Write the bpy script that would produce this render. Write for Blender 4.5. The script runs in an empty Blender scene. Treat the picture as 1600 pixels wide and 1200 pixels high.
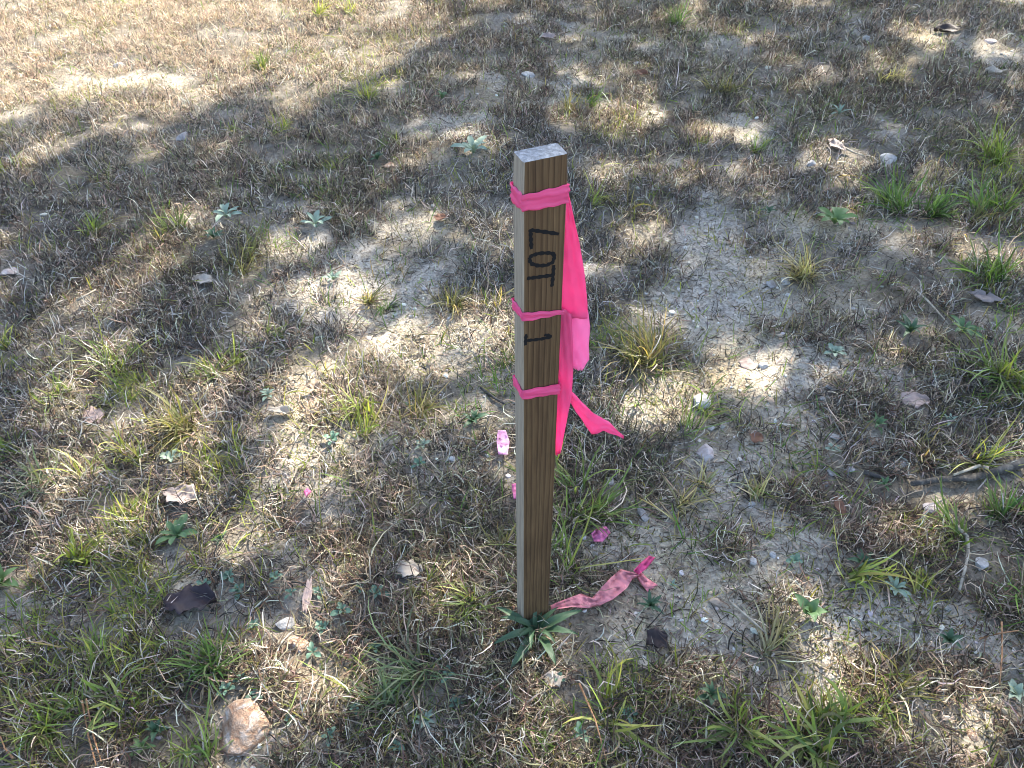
import bpy, bmesh, math, random
import numpy as np
from mathutils import Vector, Matrix

random.seed(7)
RNG = np.random.default_rng(11)
C = bpy.context.scene.collection
SC = bpy.context.scene
R = math.radians

# ------------------------------------------------------------------ camera, sky, sun, exposure
FPX = 1202.0                                   # focal length in photo pixels (1600 wide)
CAM = np.array([-0.0138, -0.5315, 0.9577])
PITCH, ROLL = 0.7554, -0.0026
SUN_AZ, SUN_EL = R(30), R(43)                  # azimuth measured from +Y towards +X
SUN_STRENGTH, SKY_STRENGTH, EXPOSURE = 5.0, 0.15, 2.05

fw = np.array([0, math.cos(PITCH), -math.sin(PITCH)])
up0 = np.array([0, math.sin(PITCH), math.cos(PITCH)])
rt0 = np.array([1.0, 0, 0])
rt = rt0 * math.cos(ROLL) + up0 * math.sin(ROLL)
up = up0 * math.cos(ROLL) - rt0 * math.sin(ROLL)

cd = bpy.data.cameras.new('camera')
cam = bpy.data.objects.new('camera', cd)
C.objects.link(cam)
cd.sensor_fit = 'HORIZONTAL'
cd.sensor_width = 36.0
cd.lens = 36.0 * FPX / 1600.0
cd.clip_start, cd.clip_end = 0.02, 2000
m = Matrix.Identity(4)
for i in range(3):
    m[i][0], m[i][1], m[i][2], m[i][3] = rt[i], up[i], -fw[i], CAM[i]
cam.matrix_world = m
SC.camera = cam

w = bpy.data.worlds.new('World')
SC.world = w
w.use_nodes = True
nt = w.node_tree
sky = nt.nodes.new('ShaderNodeTexSky')
sky.sky_type = 'NISHITA'
sky.sun_disc = False
sky.sun_elevation = SUN_EL
sky.sun_rotation = SUN_AZ
sky.air_density, sky.dust_density, sky.ozone_density = 1.0, 1.5, 0.6
bg = nt.nodes['Background']
bg.inputs['Strength'].default_value = SKY_STRENGTH
nt.links.new(sky.outputs[0], bg.inputs[0])

SUND = np.array([math.sin(SUN_AZ) * math.cos(SUN_EL), math.cos(SUN_AZ) * math.cos(SUN_EL), math.sin(SUN_EL)])
sd = bpy.data.lights.new('sun', 'SUN')
sd.energy = SUN_STRENGTH
sd.angle = R(0.53)
sd.color = (1.0, 0.93, 0.80)
so = bpy.data.objects.new('sun', sd)
C.objects.link(so)
so.rotation_euler = Vector(SUND).to_track_quat('Z', 'Y').to_euler()
so.location = (4, 7, 12)

vs = SC.view_settings
vs.view_transform = 'Standard'
vs.look = 'None'
vs.gamma = 1.0
vs.exposure = EXPOSURE
vs.use_curve_mapping = False
SC.cycles.max_bounces = 4
SC.cycles.diffuse_bounces = 2
SC.cycles.transmission_bounces = 2
SC.cycles.transparent_max_bounces = 6
SC.cycles.use_denoising = True
SC.cycles.pixel_filter_type = 'BLACKMAN_HARRIS'
SC.cycles.filter_width = 1.0

# ------------------------------------------------------------------ noise and terrain
def _hash(ix, iy, seed):
    h = (ix.astype(np.int64) * 374761393 + iy.astype(np.int64) * 668265263 + seed * 1442695041) & 0xFFFFFFFF
    h = ((h ^ (h >> 13)) * 1274126177) & 0xFFFFFFFF
    h = (h ^ (h >> 16)) & 0xFFFFFFFF
    return h / 4294967295.0

def vnoise(x, y, seed=0):
    x = np.asarray(x, float); y = np.asarray(y, float)
    ix, iy = np.floor(x), np.floor(y)
    fx, fy = x - ix, y - iy
    fx = fx * fx * (3 - 2 * fx); fy = fy * fy * (3 - 2 * fy)
    a = _hash(ix, iy, seed); b = _hash(ix + 1, iy, seed)
    c = _hash(ix, iy + 1, seed); d = _hash(ix + 1, iy + 1, seed)
    return (a * (1 - fx) + b * fx) * (1 - fy) + (c * (1 - fx) + d * fx) * fy

def fbm(x, y, wl, octs=3, seed=0):
    t, amp, tot = 0.0, 1.0, 0.0
    for o in range(octs):
        k = 2.03 ** o / wl
        t = t + amp * vnoise(np.asarray(x) * k + 13.7 * o, np.asarray(y) * k - 7.1 * o, seed + o)
        tot += amp; amp *= 0.5
    return t / tot

def hz(x, y):
    x = np.asarray(x, float); y = np.asarray(y, float)
    near = np.clip(1 - np.hypot(x, y) / 60.0, 0, 1)
    z = 0.050 * (fbm(x, y, 0.8, 2, 1) - 0.5) + 0.020 * (fbm(x, y, 0.16, 2, 5) - 0.5)
    z = z + 0.011 * (fbm(x, y, 0.045, 2, 9) - 0.5) + 0.006 * (vnoise(x / 0.014, y / 0.014, 15) - 0.5)
    return z * near
_H0 = float(hz(0.0, 0.0))

def zg(x, y):
    return hz(x, y) - _H0

def ray(px, py):
    d = fw + rt * ((px - 800.0) / FPX) + up * ((600.0 - py) / FPX)
    return d

def G(px, py):
    """photo pixel -> point on the ground"""
    d = ray(px, py)
    z = 0.0
    for _ in range(5):
        t = (z - CAM[2]) / d[2]
        p = CAM + d * t
        z = float(zg(p[0], p[1]))
    return Vector((p[0], p[1], z))

def mpp(px, py):
    """metres per photo pixel at the ground under that pixel"""
    p = np.array(G(px, py))
    return float((p - CAM) @ fw) / FPX

def ell(px, py, rx, ry, wgt=1.0, grow=1.0):
    c = G(px, py)
    sx = rx * mpp(px, py) * grow
    a = G(px, min(py + ry, 1199)); b = G(px, max(py - ry, -60))
    sy = max(abs(b.y - a.y) / 2, 0.01) * grow
    return (c.x, c.y, sx, sy, wgt)

def emap(ells, x, y, soft=False):
    t = np.zeros_like(np.asarray(x, float))
    for cx, cy, sx, sy, wg in ells:
        q = ((x - cx) / sx) ** 2 + ((y - cy) / sy) ** 2
        t = np.maximum(t, wg * np.exp(-0.85 * q if soft else -0.9 * q * q))
    return t

BARE = [ell(*a) for a in [(1150, 470, 130, 190), (1110, 700, 120, 150, .85), (1060, 910, 110, 110), (590, 470, 190, 90, .75), (1310, 370, 130, 50, .7), (600, 1150, 170, 70, .8), 
    (1130, 385, 95, 60), (1185, 590, 120, 60), (1100, 470, 60, 60), (1120, 730, 90, 70, .8), (1080, 820, 70, 60, .8),
    (1055, 920, 75, 80), (1340, 370, 70, 30, .8), (1270, 480, 120, 50, .5), (1310, 720, 90, 80, .55), (1230, 850, 110, 60, .75),
    (640, 350, 55, 28, .9), (560, 440, 130, 30, .85), (625, 515, 105, 40, .75), (680, 200, 70, 25, .7), (890, 130, 80, 25, .6),
    (205, 128, 80, 14, .9), (1180, 200, 70, 40, .55), (1120, 70, 90, 28, .5), (1460, 62, 80, 22, .75), (1560, 90, 50, 22, .8),
    (600, 1165, 130, 40, .85), (550, 1075, 90, 40, .6), (730, 560, 60, 50, .5), (500, 660, 120, 110, .35), (660, 700, 130, 90, .35),
    (1280, 1065, 55, 30, .7), (285, 905, 45, 25, .8), (990, 640, 90, 50, .6), (940, 880, 60, 50, .5), (1430, 800, 90, 30, .6),
    (1555, 1130, 50, 50, .5), (1030, 190, 70, 50, .35), (980, 395, 60, 60, .4), (490, 770, 70, 60, .3), (1380, 985, 150, 65, .75), (1350, 930, 100, 60, .4),
    (420, 660, 50, 40, .35), (1200, 320, 90, 30, .5), (250, 215, 40, 14, .4), (760, 120, 60, 20, .4), (900, 50, 70, 20, .5),
    (1000, 1000, 70, 50, .45), (480, 900, 70, 60, .3)]]
SUN_STRAW = [ell(*a) for a in [(300, 100, 420, 120, .7), (120, 40, 480, 110), (60, 120, 260, 60), (420, 70, 220, 70, .8), (500, 640, 200, 120, .5), (180, 780, 160, 90, .4), (740, 560, 90, 80, .5)]]  # paler straw thatch over the sun patches; sunlight partly put into its colour
MOSS = [ell(*a) for a in [(1380, 985, 165, 75), (1430, 1080, 90, 60, .5), (480, 720, 150, 110, .55), (680, 600, 110, 60, .45),
    (1240, 180, 110, 60, .6), (1500, 160, 80, 60, .4), (1440, 560, 90, 60, .5), (640, 790, 100, 70, .4), (1050, 580, 70, 50, .3)]]
LIT = [ell(*a[:4], a[4] if len(a) > 4 else 1.0, 1.12) for a in [(120, 70, 400, 78), (330, 60, 300, 80), (30, 60, 300, 100),  (430, 40, 200, 70, .9), 
    (150, 20, 420, 62), (60, 95, 200, 42, .95), (340, 90, 150, 30, .8), (470, 60, 170, 60, .9), (205, 128, 90, 18), (580, 30, 90, 40, .7),
    (440, 182, 32, 26, .8), (580, 128, 42, 32, .7), (20, 255, 28, 26, .8), (500, 155, 40, 20, .5), (120, 215, 60, 18, .4), (620, 95, 60, 25, .5),
    (500, 470, 100, 36, .9), (590, 430, 45, 22, .6), (400, 500, 50, 60, .5), (640, 565, 150, 60, .75), (480, 640, 100, 60, .85), (745, 540, 55, 60, .8),
    (640, 690, 110, 40, .5), (450, 760, 90, 60, .6), (580, 800, 70, 36, .5), (390, 420, 30, 40, .6),
    (960, 190, 70, 28, .8), (880, 195, 40, 20, .6), (1090, 222, 34, 20, .8), (940, 300, 36, 34, .6), (1150, 225, 30, 16, .5), (985, 380, 40, 40, .4),
    (1310, 262, 70, 20, .6), (1200, 270, 80, 18, .45), (1180, 600, 90, 42, .85), (990, 650, 80, 50, .85), (1000, 540, 60, 40, .4),
    (1455, 62, 60, 18, .95), (1540, 82, 40, 20, .6), (1410, 885, 60, 30, .95), (1280, 1070, 50, 36, .75), (1300, 1140, 90, 50, .6),
    (1580, 770, 40, 40, .7), (1560, 420, 40, 30, .45), (1520, 1140, 60, 40, .5), (1390, 110, 40, 26, .4), (1305, 350, 30, 14, .5),
    (220, 745, 90, 60, .85), (90, 660, 100, 60, .6), (140, 860, 100, 60, .7), (60, 800, 70, 60, .6), (390, 1125, 95, 80), (150, 560, 80, 40, .35),
    (20, 880, 40, 60, .7), (300, 640, 60, 50, .5), (1120, 880, 60, 40, .5), (940, 870, 50, 30, .5), (1150, 1010, 60, 40, .35), (340, 880, 60, 40, .4),
    (60, 520, 70, 40, .5), (200, 260, 60, 20, .3), (1420, 310, 60, 20, .3), (700, 760, 50, 40, .35), (1060, 1130, 60, 40, .4), (60, 1000, 60, 50, .3)]]
GREEN = [ell(*a) for a in [(1420, 310, 90, 34), (1560, 300, 60, 90), (1560, 450, 60, 70), (1570, 640, 60, 100), (290, 620, 140, 90, .6),
    (120, 420, 130, 70, .55), (150, 860, 130, 60, .6), (150, 1060, 190, 90, .75), (330, 1010, 80, 60, .7), (1280, 1130, 150, 70, .7), (1010, 530, 60, 50, .6),
    (450, 90, 120, 30, .5), (600, 130, 80, 40, .4), (560, 620, 130, 60, .4), (1500, 880, 110, 60, .4), (880, 790, 40, 60, .5), (740, 660, 50, 40, .5),
    (940, 160, 60, 30, .5), (520, 20, 80, 22, .6), (1190, 225, 40, 22, .5), (230, 720, 160, 60, .5), (730, 940, 60, 50, .5), (640, 1110, 120, 80, .4),
    (1060, 1090, 100, 60, .35), (1050, 300, 120, 60, .25), (850, 1010, 60, 40, .4)]]

CLEAR = []
def clear(px, py, rpx, k=1.0):
    """ground kept free of grass under and in front of a thing that lies on it"""
    q = G(px, py); CLEAR.append((q.x, q.y, rpx * mpp(px, py) * k))
def cleared(x, y, front=.018):
    keep = np.ones(len(x), bool)
    for cx, cy, r_ in CLEAR:
        dx = x - cx; dy = y - cy
        dy = np.where(dy < 0, np.minimum(dy + front, 0), dy)
        keep &= (dx * dx + dy * dy) > r_ * r_
    return keep
# ------------------------------------------------------------------ helpers
def link(name, me, mats, parent=None, kind=None, label=None, cat=None, group=None):
    o = bpy.data.objects.new(name, me)
    C.objects.link(o)
    for mt in (mats if isinstance(mats, (list, tuple)) else [mats]):
        if me is not None and mt is not None and mt.name not in [q.name for q in me.materials if q]:
            me.materials.append(mt)
    if parent: o.parent = parent
    if kind: o['kind'] = kind
    if label: o['label'] = label
    if cat: o['category'] = cat
    if group: o['group'] = group
    return o

def empty(name, loc, label, cat, group=None, rz=0.0):
    o = bpy.data.objects.new(name, None)
    o.empty_display_size = 0.02
    C.objects.link(o)
    o.location = loc
    o.rotation_euler = (0, 0, rz)
    o['label'] = label; o['category'] = cat
    if group: o['group'] = group
    return o

def npmesh(name, verts, faces_idx, loops_per_face, col=None, smooth=True):
    me = bpy.data.meshes.new(name)
    n = len(verts)
    me.vertices.add(n)
    me.vertices.foreach_set('co', np.ascontiguousarray(verts, dtype=np.float32).ravel())
    starts = np.concatenate([[0], np.cumsum(loops_per_face)[:-1]]).astype(np.int32)
    me.loops.add(len(faces_idx))
    me.loops.foreach_set('vertex_index', np.ascontiguousarray(faces_idx, dtype=np.int32))
    me.polygons.add(len(loops_per_face))
    me.polygons.foreach_set('loop_start', starts)
    me.polygons.foreach_set('use_smooth', np.full(len(loops_per_face), smooth, dtype=bool))
    me.update(calc_edges=True)
    if col is not None:
        a = me.color_attributes.new('Col', 'FLOAT_COLOR', 'POINT')
        c4 = np.ones((n, 4), np.float32); c4[:, :3] = col
        a.data.foreach_set('color', c4.ravel())
    return me

def blades(name, base, length, width, az, e0, curl, col, tipcol=None, S=3, twist=None, roll=None):
    """one mesh of many tapering bent blades; e0 start elevation, curl added over its length"""
    N = len(base)
    if twist is None: twist = RNG.normal(0, .5, N)
    if roll is None: roll = RNG.normal(0, .5, N)
    if tipcol is None: tipcol = col
    pos = np.array(base, float).copy()
    V = np.zeros((N, 2 * S + 1, 3)); K = np.zeros((N, 2 * S + 1, 3))
    for s in range(S + 1):
        t = s / S
        a = az + twist * t
        e = e0 + curl * t
        side = np.stack([-np.sin(a) * np.cos(roll), np.cos(a) * np.cos(roll), np.sin(roll)], 1)
        wd = width * (1 - 0.55 * t ** 1.5) * (0.75 + 0.25 * min(1, t * 3 + .3))
        c = col * (1 - t) + tipcol * t
        if s < S:
            V[:, 2 * s] = pos - side * (wd / 2)[:, None]
            V[:, 2 * s + 1] = pos + side * (wd / 2)[:, None]
            K[:, 2 * s] = c; K[:, 2 * s + 1] = c
        else:
            V[:, 2 * S] = pos; K[:, 2 * S] = c
        st = length / S
        pos = pos + np.stack([np.cos(a) * np.cos(e), np.sin(a) * np.cos(e), np.sin(e)], 1) * st[:, None]
    nv = 2 * S + 1
    off = (np.arange(N) * nv)[:, None]
    quads = np.array([[2 * s, 2 * s + 1, 2 * s + 3, 2 * s + 2] for s in range(S - 1)]).ravel()
    tri = np.array([2 * S - 2, 2 * S - 1, 2 * S])
    idx = np.concatenate([quads, tri])[None, :] + off
    lpf = np.tile(np.array([4] * (S - 1) + [3]), N)
    return npmesh(name, V.reshape(-1, 3), idx.ravel(), lpf, K.reshape(-1, 3))

def pick(pal, n, jit=.12):
    pal = np.array(pal, float)
    c = pal[RNG.integers(0, len(pal), n)]
    c = c * (1 + RNG.normal(0, jit, (n, 1))) * (1 + RNG.normal(0, jit * .35, (n, 3)))
    return np.clip(c, .008, .9)

# ------------------------------------------------------------------ materials
def newmat(name):
    mt = bpy.data.materials.new(name)
    mt.use_nodes = True
    n = mt.node_tree
    return mt, n, n.nodes['Principled BSDF'], n.nodes['Material Output']

def leafmat(name, trans=.35, rough=.55, spec=.35, color=None, tboost=(1.15, 1.1, .7), noise=0.0, nscale=120):
    mt, n, p, out = newmat(name)
    if color is None:
        at = n.nodes.new('ShaderNodeVertexColor'); at.layer_name = 'Col'
        cs = at.outputs[0]
    else:
        rgb = n.nodes.new('ShaderNodeRGB'); rgb.outputs[0].default_value = (*color, 1)
        cs = rgb.outputs[0]
    if noise:
        tc = n.nodes.new('ShaderNodeTexCoord')
        nz = n.nodes.new('ShaderNodeTexNoise'); nz.inputs['Scale'].default_value = nscale; nz.inputs['Detail'].default_value = 5
        n.links.new(tc.outputs['Object'], nz.inputs['Vector'])
        mr = n.nodes.new('ShaderNodeMapRange'); mr.inputs[3].default_value = 1 - noise; mr.inputs[4].default_value = 1 + noise
        n.links.new(nz.outputs[0], mr.inputs[0])
        mx = n.nodes.new('ShaderNodeVectorMath'); mx.operation = 'SCALE'
        n.links.new(cs, mx.inputs[0]); n.links.new(mr.outputs[0], mx.inputs['Scale'])
        cs = mx.outputs[0]
    n.links.new(cs, p.inputs['Base Color'])
    p.inputs['Roughness'].default_value = rough
    p.inputs['Specular IOR Level'].default_value = spec
    tr = n.nodes.new('ShaderNodeBsdfTranslucent')
    tb = n.nodes.new('ShaderNodeVectorMath'); tb.operation = 'MULTIPLY'
    tb.inputs[1].default_value = tboost
    n.links.new(cs, tb.inputs[0]); n.links.new(tb.outputs[0], tr.inputs[0])
    mix = n.nodes.new('ShaderNodeMixShader'); mix.inputs[0].default_value = trans
    n.links.new(p.outputs[0], mix.inputs[1]); n.links.new(tr.outputs[0], mix.inputs[2])
    n.links.new(mix.outputs[0], out.inputs[0])
    return mt

M = {}
M['dry'] = leafmat('dry_grass', .25, .7, .2, tboost=(1.1, 1.0, .8))
M['grass'] = leafmat('green_grass', .45, .5, .3, tboost=(1.5, 1.45, .5))
M['moss'] = leafmat('moss', .2, .8, .1)
for k, col, tr_, sp in [('rosette_silver', (.22, .285, .215), .15, .2), ('rosette_green', (.095, .165, .07), .25, .3),
                    ('rosette_dark', (.052, .10, .05), .2, .35), ('clover', (.12, .20, .14), .2, .25), ('rosette_light', (.15, .23, .085), .3, .3),
                    ('plantain', (.055, .10, .052), .2, .3), ('dead_rosette', (.26, .19, .13), .1, .2)]:
    M[k] = leafmat(k, tr_, .5, sp, col, noise=.3)
for k, col in [('leaf_purple', (.035, .024, .028)), ('leaf_grey', (.27, .22, .2)), ('leaf_rust', (.2, .095, .055)), ('leaf_pale', (.42, .36, .29)),
               ('leaf_dark', (.045, .032, .03)), ('leaf_pinkish', (.40, .30, .26)), ('tree_leaf', (.06, .10, .03))]:
    M[k] = leafmat(k, .15, .6, .3, col, noise=.4)
for k, col, tr_ in [('tape', (.95, .135, .35), .5), ('tape_bleached', (.9, .48, .68), .4), ('tape_pale', (.94, .28, .52), .5), ('tape_faded', (.88, .32, .34), .35)]:
    M[k] = leafmat(k, tr_, .38, .45, col, tboost=(1.05, 1.1, 1.2), noise=.22 if k == 'tape_faded' else .1, nscale=45)

def ground_mat():
    mt, n, p, out = newmat('sandy_soil')
    L = n.links.new
    tc = n.nodes.new('ShaderNodeTexCoord')
    def nz(scale, det=6, rough=.6):
        t = n.nodes.new('ShaderNodeTexNoise'); t.inputs['Scale'].default_value = scale
        t.inputs['Detail'].default_value = det; t.inputs['Roughness'].default_value = rough
        L(tc.outputs['Object'], t.inputs['Vector']); return t
    def ramp(src, stops):
        r = n.nodes.new('ShaderNodeValToRGB')
        el = r.color_ramp.elements
        el[0].position, el[0].color = stops[0][0], (*stops[0][1], 1)
        el[1].position, el[1].color = stops[-1][0], (*stops[-1][1], 1)
        for ps, c in stops[1:-1]:
            e = el.new(ps); e.color = (*c, 1)
        L(src, r.inputs[0]); return r
    big = nz(3.2, 5)
    a = ramp(big.outputs[0], [(.30, (.39, .31, .19)), (.46, (.41, .365, .29)), (.62, (.44, .405, .355)), (.78, (.40, .31, .18))])
    fine = nz(90, 8, .75)
    b = ramp(fine.outputs[0], [(.30, (.30, .28, .26)), (.45, (.78, .76, .74)), (.6, (1.0, 1.0, 1.0)), (.74, (1.35, 1.33, 1.3))])
    mul = n.nodes.new('ShaderNodeMix'); mul.data_type = 'RGBA'; mul.blend_type = 'MULTIPLY'; mul.inputs[0].default_value = .85
    L(a.outputs[0], mul.inputs[6]); L(b.outputs[0], mul.inputs[7])
    # grains: pale and dark grit
    vo = n.nodes.new('ShaderNodeTexVoronoi'); vo.inputs['Scale'].default_value = 260
    L(tc.outputs['Object'], vo.inputs['Vector'])
    g = ramp(vo.outputs['Color'], [(.25, (.55, .5, .45)), (.5, (1, 1, 1)), (.8, (1.3, 1.28, 1.22))])
    mul2 = n.nodes.new('ShaderNodeMix'); mul2.data_type = 'RGBA'; mul2.blend_type = 'MULTIPLY'; mul2.inputs[0].default_value = .6
    L(mul.outputs[2], mul2.inputs[6]); L(g.outputs[0], mul2.inputs[7])
    # organic litter where vegetation grows, its colour darkened for shade between blades
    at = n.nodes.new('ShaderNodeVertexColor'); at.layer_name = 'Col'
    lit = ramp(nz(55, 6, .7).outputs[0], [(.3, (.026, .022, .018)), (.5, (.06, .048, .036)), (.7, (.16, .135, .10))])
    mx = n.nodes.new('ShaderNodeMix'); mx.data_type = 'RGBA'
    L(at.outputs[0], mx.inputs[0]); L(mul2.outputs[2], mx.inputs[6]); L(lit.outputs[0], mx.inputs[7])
    L(mx.outputs[2], p.inputs['Base Color'])
    p.inputs['Roughness'].default_value = .95
    p.inputs['Specular IOR Level'].default_value = .15
    bp = n.nodes.new('ShaderNodeBump'); bp.inputs['Strength'].default_value = .9; bp.inputs['Distance'].default_value = .004
    L(fine.outputs[0], bp.inputs['Height']); 
    bp2 = n.nodes.new('ShaderNodeBump'); bp2.inputs['Strength'].default_value = .6; bp2.inputs['Distance'].default_value = .002
    L(vo.outputs['Distance'], bp2.inputs['Height']); L(bp.outputs[0], bp2.inputs['Normal'])
    L(bp2.outputs[0], p.inputs['Normal'])
    return mt
M['soil'] = ground_mat()

def stone_mat(name, c1, c2, c3, scale=60, bump=.003):
    mt, n, p, out = newmat(name)
    L = n.links.new
    tc = n.nodes.new('ShaderNodeTexCoord')
    t = n.nodes.new('ShaderNodeTexNoise'); t.inputs['Scale'].default_value = scale; t.inputs['Detail'].default_value = 8
    t.inputs['Roughness'].default_value = .65; t.inputs['Distortion'].default_value = .25
    L(tc.outputs['Object'], t.inputs['Vector'])
    r = n.nodes.new('ShaderNodeValToRGB'); el = r.color_ramp.elements
    el[0].position, el[0].color = .32, (*c1, 1); el[1].position, el[1].color = .68, (*c3, 1)
    e = el.new(.5); e.color = (*c2, 1)
    L(t.outputs[0], r.inputs[0]); L(r.outputs[0], p.inputs['Base Color'])
    p.inputs['Roughness'].default_value = .8
    p.inputs['Specular IOR Level'].default_value = .3
    bp = n.nodes.new('ShaderNodeBump'); bp.inputs['Strength'].default_value = .7; bp.inputs['Distance'].default_value = bump
    L(t.outputs[0], bp.inputs['Height']); L(bp.outputs[0], p.inputs['Normal'])
    return mt
M['stone_white'] = stone_mat('stone_white', (.24, .22, .2), (.36, .34, .315), (.5, .48, .45), 2.0)
M['stone_tan'] = stone_mat('stone_tan', (.30, .15, .08), (.46, .31, .21), (.64, .56, .49), 3.5, .04)
M['stone_grey'] = stone_mat('stone_grey', (.16, .14, .13), (.27, .25, .24), (.38, .36, .34), 2.0)
M['stone_brown'] = stone_mat('stone_brown', (.14, .1, .085), (.24, .185, .16), (.34, .29, .26), 2.0)
M['stone_pink'] = stone_mat('stone_pink', (.26, .2, .18), (.38, .32, .3), (.46, .42, .4), 1.8)
M['bark'] = stone_mat('bark', (.05, .035, .025), (.1, .075, .055), (.17, .14, .11), 40)
M['twig_dark'] = stone_mat('twig_dark', (.025, .023, .021), (.06, .054, .048), (.15, .135, .115), 90)
M['twig_pale'] = stone_mat('twig_pale', (.2, .17, .13), (.34, .29, .22), (.45, .4, .32), 90)
M['needle'] = stone_mat('needle', (.2, .09, .04), (.34, .18, .09), (.44, .28, .16), 200)

def wood_mat():
    mt, n, p, out = newmat('stake_wood')
    L = n.links.new
    tc = n.nodes.new('ShaderNodeTexCoord')
    mp = n.nodes.new('ShaderNodeMapping'); mp.inputs['Scale'].default_value = (1, 1, .035)
    L(tc.outputs['Object'], mp.inputs['Vector'])
    # growth rings: slightly wandering bands along the stake
    wv = n.nodes.new('ShaderNodeTexWave'); wv.wave_type = 'BANDS'; wv.bands_direction = 'X'; wv.wave_profile = 'SAW'
    wv.inputs['Scale'].default_value = 58; wv.inputs['Distortion'].default_value = 5.5; wv.inputs['Detail'].default_value = 2
    wv.inputs['Detail Scale'].default_value = 1.4
    L(mp.outputs[0], wv.inputs['Vector'])
    nf = n.nodes.new('ShaderNodeTexNoise'); nf.inputs['Scale'].default_value = 700; nf.inputs['Detail'].default_value = 4
    L(mp.outputs[0], nf.inputs['Vector'])
    nb = n.nodes.new('ShaderNodeTexNoise'); nb.inputs['Scale'].default_value = 9; nb.inputs['Detail'].default_value = 5
    mp2 = n.nodes.new('ShaderNodeMapping'); mp2.inputs['Scale'].default_value = (4, 4, 1)
    L(tc.outputs['Object'], mp2.inputs['Vector']); L(mp2.outputs[0], nb.inputs['Vector'])
    r1 = n.nodes.new('ShaderNodeValToRGB'); el = r1.color_ramp.elements
    el[0].position, el[0].color = .0, (.112, .074, .041, 1); el[1].position, el[1].color = .95, (.056, .033, .017, 1)
    e = el.new(.55); e.color = (.096, .061, .032, 1)
    L(wv.outputs[0], r1.inputs[0])
    r2 = n.nodes.new('ShaderNodeValToRGB'); el = r2.color_ramp.elements
    el[0].position, el[0].color = .3, (.62, .6, .58, 1); el[1].position, el[1].color = .7, (1.25, 1.22, 1.18, 1)
    L(nf.outputs[0], r2.inputs[0])
    mul = n.nodes.new('ShaderNodeMix'); mul.data_type = 'RGBA'; mul.blend_type = 'MULTIPLY'; mul.inputs[0].default_value = .75
    L(r1.outputs[0], mul.inputs[6]); L(r2.outputs[0], mul.inputs[7])
    r3 = n.nodes.new('ShaderNodeValToRGB'); el = r3.color_ramp.elements
    el[0].position, el[0].color = .32, (.72, .66, .62, 1); el[1].position, el[1].color = .66, (1.15, 1.12, 1.05, 1)
    L(nb.outputs[0], r3.inputs[0])
    mul2 = n.nodes.new('ShaderNodeMix'); mul2.data_type = 'RGBA'; mul2.blend_type = 'MULTIPLY'; mul2.inputs[0].default_value = .9
    L(mul.outputs[2], mul2.inputs[6]); L(r3.outputs[0], mul2.inputs[7])
    L(mul2.outputs[2], p.inputs['Base Color'])
    p.inputs['Roughness'].default_value = .75
    p.inputs['Specular IOR Level'].default_value = .25
    bp = n.nodes.new('ShaderNodeBump'); bp.inputs['Strength'].default_value = .5; bp.inputs['Distance'].default_value = .0008
    L(nf.outputs[0], bp.inputs['Height']); L(bp.outputs[0], p.inputs['Normal'])
    return mt
M['wood'] = wood_mat()
M['wood_side'] = stone_mat('stake_wood_weathered_skylit', (.17, .143, .112), (.245, .21, .168), (.30, .26, .21), 60)  # weathered sides; the left face's paler sky light is part of this colour
for nd in list(M['wood_side'].node_tree.nodes):          # stretch the side tone along the grain
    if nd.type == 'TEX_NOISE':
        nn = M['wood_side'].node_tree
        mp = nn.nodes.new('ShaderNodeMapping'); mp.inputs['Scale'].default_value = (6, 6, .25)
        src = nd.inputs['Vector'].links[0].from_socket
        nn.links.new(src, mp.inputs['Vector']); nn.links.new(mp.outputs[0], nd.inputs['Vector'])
M['wood_end'] = stone_mat('stake_end_grain', (.12, .12, .125), (.23, .235, .245), (.38, .385, .4), 260)
mt, n, p, out = newmat('marker_ink')
p.inputs['Base Color'].default_value = (.012, .012, .013, 1); p.inputs['Roughness'].default_value = .8; p.inputs['Specular IOR Level'].default_value = .08
M['ink'] = mt

# ------------------------------------------------------------------ ground
def axis(lo, hi, st, grow=1.25, far=400):
    a = list(np.arange(lo, hi + st / 2, st))
    s, v = st, a[-1]
    r = []
    while v < far:
        s *= grow; v += s; r.append(v)
    s, v = st, a[0]
    l = []
    while v > -far:
        s *= grow; v -= s; l.append(v)
    return np.array(l[::-1] + a + r)
xs = axis(-2.4, 2.4, .0125)
ys = np.concatenate([axis(-.42, .9, .0095)[:-1]])
ys = ys[ys < .9]
ex = [0.9]; s = .0095
while ex[-1] < 400:
    s = min(s * 1.006, .016) if ex[-1] < 3.2 else s * 1.25
    ex.append(ex[-1] + s)
ys = np.concatenate([ys, ex])
X, Y = np.meshgrid(xs, ys)
Z = zg(X, Y)
nx, ny = len(xs), len(ys)
I = (np.arange(ny - 1)[:, None] * nx + np.arange(nx - 1)[None, :]).ravel()
F = np.stack([I, I + 1, I + 1 + nx, I + nx], 1)
xf, yf = X.ravel(), Y.ravel()

def bare(x, y):
    b = emap(BARE, x, y, True)
    nzv = fbm(x, y, .22, 3, 31)
    b = np.clip(b * 1.15 + (nzv - .5) * 1.2 + (fbm(x, y, .05, 2, 33) - .5) * 1.3 * (b > .06) - .06, 0, 1)
    return b
def cover(x, y):
    return 1 - bare(x, y)
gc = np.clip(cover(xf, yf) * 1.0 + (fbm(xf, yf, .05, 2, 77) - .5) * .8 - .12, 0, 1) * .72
gme = npmesh('ground', np.stack([xf, yf, Z.ravel()], 1), F.ravel(), np.full(len(F), 4), np.stack([gc] * 3, 1))
link('ground', gme, M['soil'], kind='structure')

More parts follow.
